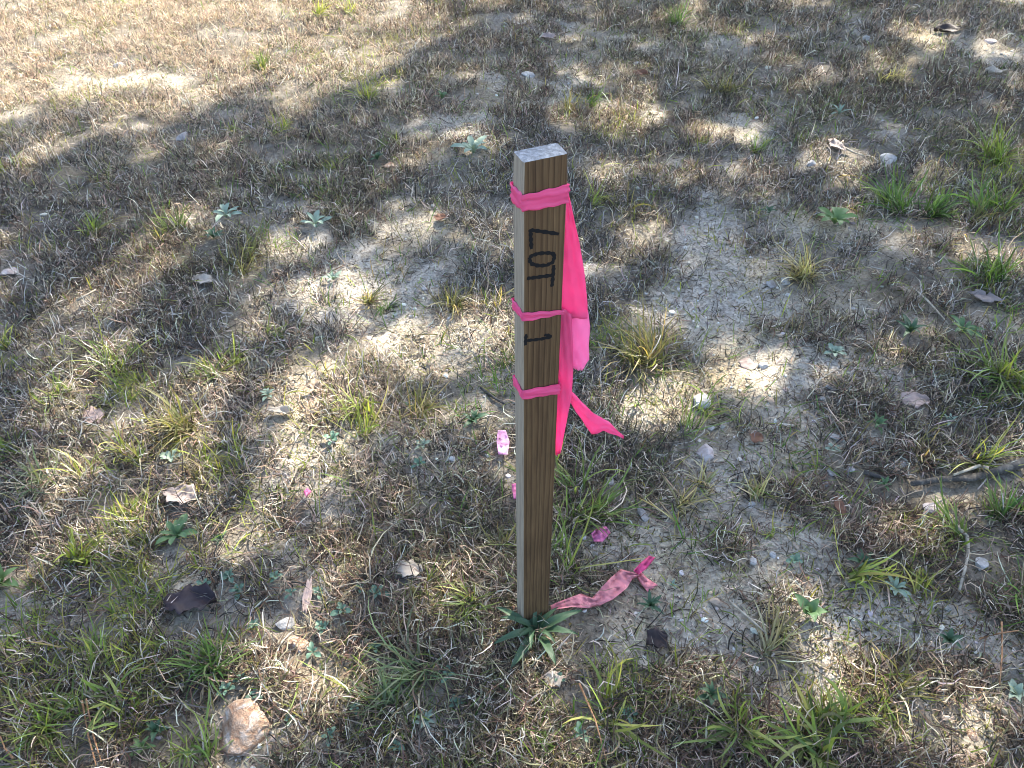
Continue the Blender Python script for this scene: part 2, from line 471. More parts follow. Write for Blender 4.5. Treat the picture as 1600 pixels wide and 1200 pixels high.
# ------------------------------------------------------------------ shade trees beyond the frame (they cast the dapple)
def lit_at(x, y):
    inside = (np.abs(x) < 3.0) & (y > -.5) & (y < 4.2)
    l = emap(LIT, x, y)
    nat = np.clip((fbm(x, y, .17, 2, 55) - .57) * 7, 0, 1)
    far = np.clip((fbm(x, y, .5, 3, 55) - .5) * 5, 0, 1)
    edge = (fbm(x, y, .13, 2, 57) - .5) * 1.7
    return np.where(inside, np.clip(np.maximum(l * 1.9 + edge * (l > .08), nat * .85), 0, 1), far)

def tube(bm, pts, radii, seg=8):
    rings = []
    for i, pnt in enumerate(pts):
        pnt = Vector(pnt)
        d = (Vector(pts[min(i + 1, len(pts) - 1)]) - Vector(pts[max(i - 1, 0)])).normalized()
        a = d.orthogonal().normalized(); b = d.cross(a)
        rings.append([bm.verts.new(pnt + (a * math.cos(2 * math.pi * k / seg) + b * math.sin(2 * math.pi * k / seg)) * radii[i]) for k in range(seg)])
    for r0, r1 in zip(rings[:-1], rings[1:]):
        # match the ring starts
        best = min(range(seg), key=lambda q: (r0[0].co - r1[q].co).length)
        r1 = r1[best:] + r1[:best]
        for k in range(seg):
            f = bm.faces.new((r0[k], r0[(k + 1) % seg], r1[(k + 1) % seg], r1[k])); f.smooth = True
    for rr in (rings[0][::-1], rings[-1]):
        try: bm.faces.new(rr)
        except ValueError: pass

def bm_mesh(name, bm):
    me = bpy.data.meshes.new(name)
    bmesh.ops.recalc_face_normals(bm, faces=bm.faces)
    bm.to_mesh(me); bm.free()
    return me

def shade_tree(cx, cy, cz, rx, rz, nleaf, label, seed):
    """a leaning tree: the trunk stands further off, its crown reaches over towards the clearing"""
    rs = random.Random(seed); rg = np.random.default_rng(seed)
    tx, ty = cx + 1.15, cy + 1.7
    root = empty('shade_tree', (tx, ty, float(zg(tx, ty)) - .05), label, 'tree', 'trees casting the dappled shade')
    ox, oy = cx - tx, cy - ty
    bm = bmesh.new()
    pts = [(0, 0, 0), (.02, .03, .7), (ox * .12, oy * .10, 1.5), (ox * .4, oy * .38, cz * .78), (ox * .75, oy * .75, cz), (ox, oy, cz + rz * .5)]
    tube(bm, pts, [.12, .10, .08, .055, .03, .008], 12)
    link('trunk', bm_mesh('trunk', bm), M['bark'], root)
    bm = bmesh.new()
    for k in range(14):
        a = k * 2.4 + rs.random(); f = .35 + .6 * k / 14
        p0 = Vector((ox * f, oy * f, cz * .75 + (cz * .25 + rz * .4) * f))
        ln = rx * (.4 + .4 * rs.random())
        p1 = p0 + Vector((math.cos(a) * ln * .5, math.sin(a) * ln * .5, ln * .12))
        p2 = p0 + Vector((math.cos(a + .2) * ln, math.sin(a + .2) * ln, ln * .2))
        tube(bm, [p0, p1, p2], [.015, .009, .003], 6)
    link('limbs', bm_mesh('limbs', bm), M['bark'], root)
    u = rg.normal(0, 1, (nleaf * 3, 3)); u /= np.linalg.norm(u, axis=1)[:, None]
    rr = rg.random(nleaf * 3) ** .45
    P = u * rr[:, None] * np.array([rx, rx, rz]) + np.array([cx, cy, cz])
    q = np.round(P / .10) * .10                       # leaves hang in sprays
    P = q + (P - q) * .8
    g = P - SUND * (P[:, 2] / SUND[2])[:, None]
    keep = rg.random(len(P)) > lit_at(g[:, 0], g[:, 1])
    P = P[keep][:nleaf] - np.array([tx, ty, 0])
    n_ = len(P)
    az = rg.random(n_) * 6.283; el = rg.normal(-.2, .5, n_)
    d = np.stack([np.cos(az) * np.cos(el), np.sin(az) * np.cos(el), np.sin(el)], 1)
    s_ = np.cross(d, rg.normal(0, 1, (n_, 3)) + np.array([0, 0, 1.5])); s_ /= np.linalg.norm(s_, axis=1)[:, None]
    ln = rg.uniform(.045, .085, n_)[:, None]
    P = P - d * ln * .5
    V = np.stack([P, P + d * ln * .5 - s_ * ln * .28, P + d * ln, P + d * ln * .5 + s_ * ln * .28], 1).reshape(-1, 3)
    me = npmesh('crown', V, np.arange(n_ * 4), np.full(n_, 4), smooth=False)
    link('crown', me, M['tree_leaf'], root)
for (gx, gy, D, rx, rz, nl, lab, sd_) in [
        (-.75, 1.35, 5.2, 2.5, 1.0, 15000, 'leafy broadleaf tree out of frame casting the dappled shade on the left', 1),
        (1.2, 2.2, 5.0, 2.2, 1.0, 15000, 'leafy broadleaf tree out of frame shading the upper right bare ground', 2),
        (0.3, 0.2, 4.6, 2.1, 1.0, 15000, 'leafy broadleaf tree out of frame shading the stake and foreground', 3)]:
    c = np.array([gx, gy, 0]) + SUND * D
    shade_tree(c[0], c[1], c[2], rx, rz, nl, lab, sd_)

# ------------------------------------------------------------------ wooden stake
YAW = 0.3903
SW, SDp, SL = .038, .0206, .684
AX = Vector((math.cos(YAW), math.sin(YAW), 0)); BX = Vector((-math.sin(YAW), math.cos(YAW), 0))
TX = Vector((-.0077, -.0009, 1)).normalized()
BX = (BX - TX * BX.dot(TX)).normalized(); AX = BX.cross(TX).normalized()
stake = empty('wooden_stake', (0, 0, 0), 'upright brown wooden survey stake marked LOT 1 in black ink', 'stake')
smat = Matrix((AX.to_4d(), BX.to_4d(), TX.to_4d(), (0, 0, 0, 1))).transposed()
for r_ in range(3): smat[3][r_] = 0; smat[r_][3] = 0
smat[3][3] = 1
stake.matrix_world = smat
bm = bmesh.new()
NS = 40
def prof(bv=.0012):
    return [(bv, 0), (SW - bv, 0), (SW, bv), (SW, SDp - bv), (SW - bv, SDp), (bv, SDp), (0, SDp - bv), (0, bv)]
rings = []
for i in range(NS + 1):
    z = -.14 + (SL + .14) * i / NS
    k = 0 if i < NS else .0008
    ring = []
    for (u, v) in prof():
        du = .0004 * (vnoise(np.array(z * 30), np.array(u * 90 + v * 70), 3) - .5)
        cu, cv = SW / 2, SDp / 2
        pt = 0.25 + .75 * min(1, max(0, (z + .14) / .09))   # pointed foot in the ground
        ring.append(bm.verts.new((cu + (u - cu) * (1 - k * 40) * pt + float(du), cv + (v - cv) * (1 - k * 60) * pt + float(du), z)))
    rings.append(ring)
for r0, r1 in zip(rings[:-1], rings[1:]):
    for k in range(8):
        f = bm.faces.new((r0[k], r0[(k + 1) % 8], r1[(k + 1) % 8], r1[k]))
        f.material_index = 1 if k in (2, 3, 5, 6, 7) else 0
f = bm.faces.new(rings[-1]); f.material_index = 2
bm.faces.new(rings[0][::-1])
bm.verts.ensure_lookup_table()
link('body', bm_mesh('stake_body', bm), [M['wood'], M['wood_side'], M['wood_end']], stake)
# torn splinter at the top back corner
bm = bmesh.new()
tube(bm, [(SW - .004, SDp * .55, SL - .003), (SW + .002, SDp * .5, SL - .001), (SW + .006, SDp * .45, SL + .0008)], [.0016, .0012, .0004], 6)
link('splinter', bm_mesh('splinter', bm), M['bark'], stake)

def on_face(px, py, origin, normal):
    d = ray(px, py); o = Vector(CAM); d = Vector(d)
    t = (Vector(origin) - o).dot(normal) / d.dot(normal)
    return o + d * t
def face_uv(px, py):                                   # front face -> (u, z) in the stake's own axes
    P = on_face(px, py, (0, 0, 0), BX)
    return P.dot(AX), P.dot(TX)

def zp(a, b): return (700 + a / 3.0, 200 + b / 3.0)     # enlarged view of the stake -> photo pixel
STROKES = [  # handwritten marker strokes, read downwards
    [[(386, 474), (388, 500), (389, 535), (391, 567)], [(386, 478), (420, 482), (470, 489), (519, 497)]],
    [[(380, 617), (392, 598), (425, 588), (470, 585), (497, 590), (499, 606), (490, 630), (462, 643), (425, 646), (393, 637), (380, 617)]],
    [[(496, 643), (494, 670), (491, 705), (487, 743)], [(493, 690), (450, 695), (405, 701), (371, 705)]],
    [[(366, 966), (364, 990), (363, 1018)], [(363, 996), (400, 993), (440, 988), (482, 980)], [(483, 982), (474, 972), (452, 969)]]]
for k, letter in enumerate(STROKES):
    bm = bmesh.new()
    for si, st in enumerate(letter):
        pts = [Vector((face_uv(*zp(*q))[0], face_uv(*zp(*q))[1])) for q in st]
        # densify
        den = []
        for a, b in zip(pts[:-1], pts[1:]):
            for j in range(5): den.append(a.lerp(b, j / 5))
        den.append(pts[-1])
        off = .00025 + .00012 * si
        prev = None
        for j, q in enumerate(den):
            d = (den[min(j + 1, len(den) - 1)] - den[max(j - 1, 0)]).normalized()
            nrm = Vector((-d.y, d.x))
            hw = .0016 * (1 + .25 * math.sin(j * 1.7 + k)) * (.7 if j in (0, len(den) - 1) else 1)
            cur = []
            for sgn in (-1, 1):
                e_ = q + nrm * hw * sgn
                cur.append(bm.verts.new((e_.x, -off, e_.y)))
            for sgn in (1, -1):
                e_ = q + nrm * hw * sgn
                cur.append(bm.verts.new((e_.x, .0002, e_.y)))
            if prev:
                for t in range(4):
                    bm.faces.new((prev[t], prev[(t + 1) % 4], cur[(t + 1) % 4], cur[t]))
            else: bm.faces.new(cur)
            prev = cur
        bm.faces.new(prev[::-1])
    link('lettering', bm_mesh('lettering', bm), M['ink'], stake)

# ------------------------------------------------------------------ pink flagging tape on the stake
tape = empty('flagging_tape', (0, 0, 0), 'bright pink flagging tape wound three times around the wooden stake with loose tails', 'tape')
def edge_z(px, py, u, v):                              # height where the pixel's ray passes a vertical stake edge
    E0 = AX * u + BX * v
    d = Vector(ray(px, py)); o = Vector(CAM)
    n_ = Vector((-d.y, d.x, 0)).cross(Vector((0, 0, 1))).normalized()
    nn = Vector((d.x, d.y, 0)).normalized()
    t = (E0 - o).dot(nn) / d.dot(nn)
    return (o + d * t).z
WRAPS = [  # (front edge hi, lo), (right edge hi, lo), (left edge hi, lo) in photo pixels
    ((816, 303), (816, 329), (885, 287), (884, 316), (799, 285), (799, 313), .0012),
    ((815, 487), (815, 500), (875, 483), (875, 490), (800, 466), (801, 480), .0010),
    ((815, 609), (815, 622), (869, 597), (869, 614), (799, 586), (800, 600), .0010)]
for wi, (fh, fl, rh, rl, lh, ll, th) in enumerate(WRAPS):
    zs = [(edge_z(*fh, 0, 0), edge_z(*fl, 0, 0)), (edge_z(*rh, SW, 0), edge_z(*rl, SW, 0)), None, (edge_z(*lh, 0, SDp), edge_z(*ll, 0, SDp))]
    zs[2] = tuple((zs[1][i] + zs[3][i]) / 2 for i in (0, 1))
    co = [(0, 0), (SW, 0), (SW, SDp), (0, SDp)]
    bm = bmesh.new()
    cols, nseg, nv = [], 9, 10
    for e in range(4):
        for j in range(nseg):
            t = j / nseg
            u = co[e][0] * (1 - t) + co[(e + 1) % 4][0] * t; v = co[e][1] * (1 - t) + co[(e + 1) % 4][1] * t
            hi = zs[e][0] * (1 - t) + zs[(e + 1) % 4][0] * t; lo = zs[e][1] * (1 - t) + zs[(e + 1) % 4][1] * t
            nu, nvv = (u - SW / 2) / (SW / 2), (v - SDp / 2) / (SDp / 2)
            nl_ = max(abs(nu), abs(nvv))
            ou = math.copysign(1, nu) if abs(nu) > .98 * nl_ else 0
            ov = math.copysign(1, nvv) if abs(nvv) > .98 * nl_ else 0
            col_ = []
            for q in range(nv):
                s_ = q / (nv - 1)
                off = th + .0007 * math.sin(e * 2.1 + t * 4 + s_ * 8 + wi) * (1 if 0 < j else .4) + .0005 * math.sin(s_ * 19 + t * 2 + e)
                zz = lo + (hi - lo) * s_ + .0006 * math.sin(e * 9 + j * 1.7 + wi)
                col_.append(bm.verts.new((u + ou * off, v + ov * off, zz)))
            cols.append(col_)
    for i in range(len(cols)):
        a, b = cols[i], cols[(i + 1) % len(cols)]
        for q in range(nv - 1):
            f = bm.faces.new((a[q], b[q], b[q + 1], a[q + 1])); f.smooth = True
    me = bm_mesh('wrap', bm)
    me.transform(smat)
    o = link('wrap', me, M['tape'], tape)
    sm = o.modifiers.new('film', 'SOLIDIFY'); sm.thickness = .0003; sm.offset = 1

def strip(name, left, right, mat, parent, depth_off, wav, nv=9, sub=6, seed=0, plane=None):
    """a hanging film between two pixel outlines, on an upright plane through the stake's right side"""
    o0 = AX * SW + BX * (SDp * .5 + depth_off)
    nrm = plane or Vector((-.12, -1, 0)).normalized()
    bm = bmesh.new(); rows = []
    def dens(pl):
        r = []
        for a, b in zip(pl[:-1], pl[1:]):
            for j in range(sub): r.append((a[0] + (b[0] - a[0]) * j / sub, a[1] + (b[1] - a[1]) * j / sub))
        return r + [pl[-1]]
    A, B = dens(left), dens(right)
    for i, (a, b) in enumerate(zip(A, B)):
        P, Q = on_face(*a, o0, nrm), on_face(*b, o0, nrm)
        row = []
        for q in range(nv):
            t = q / (nv - 1)
            v = P.lerp(Q, t)
            k = i / len(A)
            v = v + nrm * (wav * (math.sin(t * 4.2 + k * 3 + seed) * .6 + .5 * math.sin(k * 9 + seed * 2 + t * 2)) + wav * .38 * math.sin(i * 1.1 + q * 1.5 + seed) + wav * .5 * math.sin(q * 1.9 - i * .45 + seed * 3))
            row.append(bm.verts.new(v))
        rows.append(row)
    for r0, r1 in zip(rows[:-1], rows[1:]):
        for q in range(nv - 1):
            f = bm.faces.new((r0[q], r0[q + 1], r1[q + 1], r1[q])); f.smooth = True
    o = link(name, bm_mesh(name, bm), mat, parent)
    sm = o.modifiers.new('film', 'SOLIDIFY'); sm.thickness = .00025
    return o
strip('tail', [(884, 294), (883, 330), (880, 380), (876, 430), (872, 480), (872, 500)], [(888, 303), (896, 338), (906, 382), (914, 430), (918, 475), (918, 497)], M['tape'], tape, .002, .0016, seed=1)
strip('tail', [(872, 488), (871, 515), (879, 545), (888, 566), (899, 578)], [(919, 484), (922, 508), (920, 540), (921, 560), (911, 576)], M['tape_pale'], tape, .006, .0016, seed=2)
strip('tail', [(874, 478), (870, 520), (868, 570), (866, 620), (866, 665), (868, 711)], [(893, 490), (895, 530), (896, 575), (893, 620), (884, 665), (876, 708)], M['tape'], tape, -.001, .0014, seed=3)
strip('tail', [(880, 608), (893, 634), (907, 655), (924, 680), (943, 672), (974, 685)], [(880, 590), (894, 613), (915, 633), (934, 650), (952, 662), (975, 683)], M['tape'], tape, .004, .0016, seed=4)

# ------------------------------------------------------------------ fallen ribbon and tape scraps
def ground_strip(name, left, right, mat, label, lift, wav, cat='tape', group=None, sub=5, nv=5, parent=None, seed=0):
    cx = sum(q[0] for q in left + right) / (2 * len(left)); cy = sum(q[1] for q in left + right) / (2 * len(left))
    org = G(cx, cy) if parent is None else Vector((0, 0, 0))
    bm = bmesh.new(); rows = []
    def dens(pl):
        r = []
        for a, b in zip(pl[:-1], pl[1:]):
            for j in range(sub): r.append((a[0] + (b[0] - a[0]) * j / sub, a[1] + (b[1] - a[1]) * j / sub))
        return r + [pl[-1]]
    A, B = dens(left), dens(right)
    for a, b in zip(left, right): clear((a[0] + b[0]) / 2, (a[1] + b[1]) / 2, 18); clear((a[0] + b[0]) / 2, (a[1] + b[1]) / 2 + 22, 14)
    for i, (a, b) in enumerate(zip(A, B)):
        row = []
        for q in range(nv):
            t = q / (nv - 1)
            d = ray(a[0] + (b[0] - a[0]) * t, a[1] + (b[1] - a[1]) * t)
            g0 = G(a[0] + (b[0] - a[0]) * t, a[1] + (b[1] - a[1]) * t)
            lf = lift + wav * (.5 + .5 * math.sin(i * .9 + q * 1.4 + seed)) + wav * .8 * math.sin(q * 3.1 + i * .35 + seed)
            lf = max(lf + wav * .35 * math.sin(i * 2.3 + q * .8 + seed), .0015)
            t_ = (g0.z + lf - CAM[2]) / d[2]
            pnt = Vector(CAM + d * t_) - org
            row.append(bm.verts.new(pnt))
        rows.append(row)
    for r0, r1 in zip(rows[:-1], rows[1:]):
        for q in range(nv - 1):
            f = bm.faces.new((r0[q], r0[q + 1], r1[q + 1], r1[q])); f.smooth = True
    o = link(name, bm_mesh(name, bm), mat, parent, label=label, cat=cat if parent is None else None, group=group)
    if parent is None: o.location = org
    sm = o.modifiers.new('film', 'SOLIDIFY'); sm.thickness = .0003
    return o
fr = empty('fallen_ribbon', (0, 0, 0), 'long faded pink tape ribbon lying crumpled on the ground right of the stake base', 'tape')
ground_strip('ribbon', [(860, 946), (885, 936), (908, 927), (925, 934), (940, 918), (955, 902), (970, 889), (996, 896)],
             [(862, 953), (893, 948), (920, 950), (938, 946), (958, 936), (980, 918), (988, 905), (999, 900)], M['tape_faded'], None, .013, .005, parent=fr)
ground_strip('ribbon', [(990, 892), (1000, 880), (1014, 868)], [(997, 898), (1010, 889), (1024, 871)], M['tape'], None, .014, .004, parent=fr, seed=2)
ground_strip('ribbon', [(1002, 894), (1012, 904), (1028, 914)], [(995, 903), (1003, 914), (1012, 925)], M['tape_faded'], None, .007, .004, parent=fr, seed=4)
SG = 'torn scraps of pink tape'
ground_strip('tape_scrap', [(778, 672), (776, 690), (779, 710)], [(790, 672), (796, 690), (793, 710)], M['tape_bleached'], 'pale pink torn tape scrap just left of the stake', .012, .004, group=SG)
ground_strip('tape_scrap', [(924, 834), (932, 826), (947, 822)], [(928, 846), (942, 846), (954, 832)], M['tape_pale'], 'crumpled pink tape scrap behind the fallen ribbon', .010, .005, group=SG, seed=1)
ground_strip('tape_scrap', [(474, 768), (480, 762)], [(478, 777), (487, 768)], M['tape_pale'], 'tiny pink tape scrap in the grass far left of the stake', .010, .003, group=SG, seed=3)
ground_strip('tape_scrap', [(799, 756), (801, 768), (803, 780)], [(812, 754), (815, 768), (814, 780)], M['tape_pale'], 'pink tape scrap almost hidden behind the stake', .010, .003, group=SG, seed=5)

# ------------------------------------------------------------------ stones
def stone_mesh(name, seed, flat=.55, facet=.35, sub=3, wide=None):
    rg = np.random.default_rng(seed)
    bm = bmesh.new()
    bmesh.ops.create_icosphere(bm, subdivisions=sub, radius=1)
    V = np.array([v.co for v in bm.verts])
    for k in range(13):                                  # shear planes give broken facets
        d = rg.normal(0, 1, 3); d /= np.linalg.norm(d)
        lim = rg.uniform(.42, .82)
        ex_ = V @ d - lim
        V = V - np.where(ex_ > 0, ex_ * (1 - facet * .4), 0)[:, None] * d
    nn = fbm(V[:, 0] * 1 + V[:, 2] * .7 + 9 * seed, V[:, 1] - V[:, 2] * .6, .7, 3, seed)
    V = V * (1 + .22 * (nn - .5))[:, None]
    V[:, 2] *= flat
    V[:, 1] *= wide or rg.uniform(.7, .95)
    for v, q in zip(bm.verts, V): v.co = q
    for f in bm.faces: f.smooth = facet > .5
    return bm_mesh(name, bm)
STONES = [
    (380, 1148, 114, 'tan', 'large orange tan rock at the lower left corner', .5),
    (448, 976, 36, 'white', 'grey white stone right of the dark purple dead leaf', .6),
    (465, 1006, 38, 'tan', 'small orange tan stone below the grey white one', .5),
    (485, 1146, 22, 'brown', 'small brown stone right of the large orange tan rock', .6),
    (1166, 570, 36, 'brown', 'dark brown rock on the sandy patch right of the stake', .6),
    (1192, 574, 20, 'white', 'white stone touching the dark brown rock', .7),
    (1094, 627, 40, 'white', 'pale rock behind a thin upright grass tuft right of the tape', .6),
    (1104, 710, 48, 'pink', 'flat pinkish grey rock on bare soil right of the stake', .45),
    (1110, 670, 15, 'white', 'small pale pebble just above the flat pinkish grey rock', .6),
    (1455, 797, 34, 'pink', 'pinkish rock under the dark stick at the right', .6),
    (1303, 684, 22, 'white', 'white pebble among gravel at the right, above two others', .6),
    (1328, 734, 18, 'white', 'rounded white pebble right of a grey one in the gravel', .6),
    (1298, 739, 20, 'grey', 'grey pebble left of a rounded white one in the gravel', .6),
    (1412, 724, 18, 'white', 'flat white pebble just above the left end of the dark stick', .5),
    (1226, 442, 22, 'white', 'white stone left of the straw coloured tuft', .6),
    (1232, 461, 14, 'white', 'little white pebble below the white stone by the straw tuft', .6),
    (1205, 446, 24, 'grey', 'grey stone left of the straw coloured tuft', .5),
    (1293, 606, 14, 'white', 'tiny white pebble below the blue green rosette', .6),
    (1283, 623, 16, 'white', 'tiny white pebble second below the blue green rosette', .6),
    (1177, 878, 24, 'white', 'round white stone on bare soil right of the fallen ribbon', .7),
    (1208, 866, 18, 'white', 'small white stone right of the round white one', .6),
    (1532, 884, 36, 'white', 'white jagged stone beside the upright grey stick', .6),
    (1516, 1146, 28, 'tan', 'tan stone near the lower right corner', .5),
    (1384, 252, 38, 'white', 'smooth pale rock in shade at the upper right', .5),
    (1268, 256, 22, 'white', 'pale stone left of the smooth pale rock', .5),
    (826, 120, 28, 'white', 'flat white stone in bare patch above the stake', .4),
    (995, 100, 16, 'white', 'small white pebble near the rust leaf at the top', .5),
    (188, 104, 24, 'white', 'bright white stone in sunlit grass at the upper left', .6),
    (285, 216, 30, 'grey', 'grey stone half buried in brown grass at the upper left', .5),
    (610, 260, 22, 'tan', 'tan stone in grass left of the stake top', .6),
    (1005, 805, 30, 'grey', 'grey stone half buried above the pink scrap', .4),
    (1353, 62, 22, 'white', 'small pale stone near the top right edge', .5),
    (712, 938, 24, 'tan', 'tan flat stone left of the stake base', .4),
    (1175, 790, 16, 'white', 'pale pebble below the flat pinkish grey rock', .6),
    (15, 426, 30, 'pink', 'pinkish grey rock at the left edge', .6),
    (1550, 65, 24, 'pink', 'flat pinkish rock at the top right corner', .4),
    (1290, 757, 16, 'white', 'white pebble at the bottom of the gravel cluster', .5)]
for i, (px, py, wpx, mt_, lab, fl) in enumerate(STONES):
    s_ = wpx * mpp(px, py) / 2
    clear(px, py, wpx * .5, .9)
    g = G(px, py)
    o = link('stone', stone_mesh('stone', 20 + i, fl, .3 if i % 2 else .15, 3 if wpx < 60 else 5, 1.05 if wpx > 60 else None), M['stone_' + mt_], label=lab, cat='stone', group='stones on the ground')
    o.scale = (s_, s_, s_)
    o.location = g + Vector((0, 0, s_ * fl * .15))
    o.rotation_euler = (random.uniform(-.15, .15), random.uniform(-.15, .15), random.uniform(0, 6.28) if wpx < 60 else 2.2)

# ------------------------------------------------------------------ rosettes and weeds: every leaf a part
def leaf_mesh(name, lw=.3, kind='oval', arch=.35, nl=9, nw=5, seed=0):
    rs = random.Random(seed); bm = bmesh.new(); rows = []
    for i in range(nl + 1):
        t = i / nl
        if kind == 'oval': wd = lw * (math.sin(math.pi * min(1, t ** .75)) ** .8) * .5 + .012
        elif kind == 'spoon': wd = lw * (.18 + .82 * max(0, math.sin(math.pi * t ** 1.7)) ** .8) * .5 * (1 if t < .97 else .35)
        else: wd = lw * (math.sin(math.pi * (t * .93 + .05)) ** .7) * .5
        if i == nl: wd *= .15
        row = []
        for q in range(nw):
            s_ = q / (nw - 1) * 2 - 1
            z = arch * math.sin(t * math.pi * .75) * .55 - arch * .55 * t * t * .8 + abs(s_) * wd * .35 + .015 * math.sin(t * 11 + s_ * 3 + seed)
            row.append(bm.verts.new((t, s_ * wd * (1 + .08 * rs.uniform(-1, 1)), z)))
        rows.append(row)
    for r0, r1 in zip(rows[:-1], rows[1:]):
        for q in range(nw - 1):
            f = bm.faces.new((r0[q], r1[q], r1[q + 1], r0[q + 1])); f.smooth = True
    return bm_mesh(name, bm)
LEAF = {}
def leafdata(kind, lw, mat, var):
    k = (kind, lw, mat, var)
    if k not in LEAF:
        LEAF[k] = leaf_mesh('leaf', lw, kind, .3 + .12 * var, seed=var)
        LEAF[k].materials.append(M[mat])
    return LEAF[k]
def rosette(px, py, rpx, n_, kind, lw, mat, lab, cat='weed', group='rosette weeds', e=.35, name='rosette_weed', spread=6.283, a0=None):
    g = G(px, py); rad = rpx * mpp(px, py)
    if rpx < 60: clear(px, py, rpx * .75)
    root = empty(name, g, lab, cat, group)
    a = random.uniform(0, 6.28) if a0 is None else a0
    for k in range(n_):
        o = link('leaf', leafdata(kind, lw, mat, k % 3), None, root)
        ring = k / n_
        L_ = rad * (1.05 - .45 * ring) * random.uniform(.85, 1.15)
        o.scale = (L_, L_ * random.uniform(.85, 1.15), L_)
        o.rotation_euler = (random.uniform(-.25, .25), -(e + .55 * ring) * random.uniform(.6, 1.3), a + k * 2.399 * (spread / 6.283))
        o.location = (0, 0, .003 + .004 * ring)
ROS = [
    (355, 342, 30, 9, 'spoon', .30, 'rosette_silver', 'silvery green rosette, left one of the pair in brown grass'),
    (495, 357, 32, 9, 'spoon', .26, 'rosette_silver', 'silvery green rosette, right one of the pair in brown grass'),
    (335, 374, 22, 8, 'oval', .3, 'rosette_dark', 'dark green rosette below the left silvery rosette'),
    (740, 242, 34, 10, 'spoon', .3, 'rosette_silver', 'grey silvery rosette left of the stake top'),
    (690, 156, 16, 7, 'oval', .35, 'rosette_green', 'small green weed near the top middle'),
    (590, 252, 18, 7, 'oval', .35, 'rosette_dark', 'small dark green weed left of the tan stone'),
    (1303, 352, 36, 12, 'spoon', .34, 'rosette_light', 'bright fresh green rosette at the upper right'),
    (1303, 556, 20, 13, 'spoon', .36, 'rosette_silver', 'blue green fleshy rosette on bare soil at right'),
    (1420, 522, 32, 10, 'oval', .22, 'rosette_dark', 'dark green narrow leaved weed at the right, left of its paler neighbour'),
    (1502, 522, 34, 10, 'spoon', .26, 'rosette_green', 'green spoon leaved weed near the right edge'),
    (1368, 668, 24, 8, 'oval', .28, 'rosette_green', 'small green rosette above the dark stick'),
    (1300, 706, 14, 7, 'spoon', .34, 'rosette_silver', 'small grey green seedling among the white pebbles'),
    (1480, 662, 20, 7, 'oval', .26, 'rosette_silver', 'grey green weed near right edge above the dark stick'),
    (420, 622, 18, 8, 'spoon', .36, 'rosette_silver', 'pale grey green seedling left of the dried star shaped plant'),
    (270, 722, 22, 7, 'spoon', .4, 'rosette_silver', 'pale silvery leaves between grass tufts at the left'),
    (522, 440, 20, 8, 'oval', .26, 'rosette_silver', 'greenish grey weed on sandy patch left of the stake'),
    (280, 842, 42, 9, 'spoon', .30, 'rosette_green', 'large green rosette above the dark purple dead leaf'),
    (345, 848, 20, 6, 'oval', .26, 'rosette_dark', 'dull green weed just right of the large green rosette'),
    (4, 915, 44, 8, 'oval', .36, 'rosette_light', 'pale green broad leaves cut by the left edge'),
    (740, 662, 26, 9, 'oval', .3, 'rosette_dark', 'dark green weed left of the stake above the pale scrap'),
    (660, 700, 18, 8, 'spoon', .34, 'rosette_silver', 'grey green weed left of the pale pink scrap'),
    (1015, 950, 26, 11, 'oval', .2, 'rosette_dark', 'dark fine leaved weed below the fallen ribbon'),
    (1050, 918, 12, 6, 'oval', .3, 'rosette_silver', 'tiny blue green star weed right of the fallen ribbon'),
    (1395, 925, 28, 9, 'spoon', .3, 'rosette_silver', 'pale leaved rosette in the sunny spot at the lower right'),
    (1345, 885, 32, 8, 'oval', .26, 'rosette_dark', 'dark green rosette beside bright yellow green blades'),
    (1480, 1005, 24, 8, 'oval', .34, 'rosette_dark', 'dark green weed at the right of the moss patch'),
    (1582, 1087, 26, 7, 'oval', .45, 'rosette_silver', 'grey green leaves at the lower right edge'),
    (1380, 760, 16, 7, 'oval', .3, 'rosette_green', 'small green weed left of the dark stick'),
    (1310, 180, 22, 8, 'oval', .2, 'rosette_silver', 'silvery narrow leaved weed in the upper right shade'),
    (1200, 335, 18, 7, 'oval', .3, 'rosette_dark', 'small dark weed left of the bright fresh green rosette'),
    (1110, 1090, 30, 9, 'oval', .28, 'rosette_dark', 'dark green weed at the bottom right of the stake'),
    (245, 1145, 26, 7, 'oval', .36, 'rosette_dark', 'dark green seedling left of the large orange tan rock'),
    (225, 1172, 26, 7, 'oval', .36, 'rosette_light', 'light green seedling at the bottom edge left of the rock'),
    (665, 1130, 28, 9, 'oval', .24, 'rosette_silver', 'blue grey weed at the bottom left of the stake')]
for a in ROS: rosette(*a)
rosette(836, 992, 80, 14, 'oval', .14, 'plantain', 'dark green long leaved weed growing at the foot of the stake', e=.3, a0=4.2)
rosette(495, 612, 24, 9, 'oval', .3, 'dead_rosette', 'dried brown star shaped plant on sandy ground left of the stake', group=None, e=.12, name='dried_rosette')
rosette(1262, 962, 34, 6, 'oval', .46, 'rosette_green', 'glossy oval leaved seedling beside the moss patch at right', group=None, e=.45, name='oval_leaf_seedling')
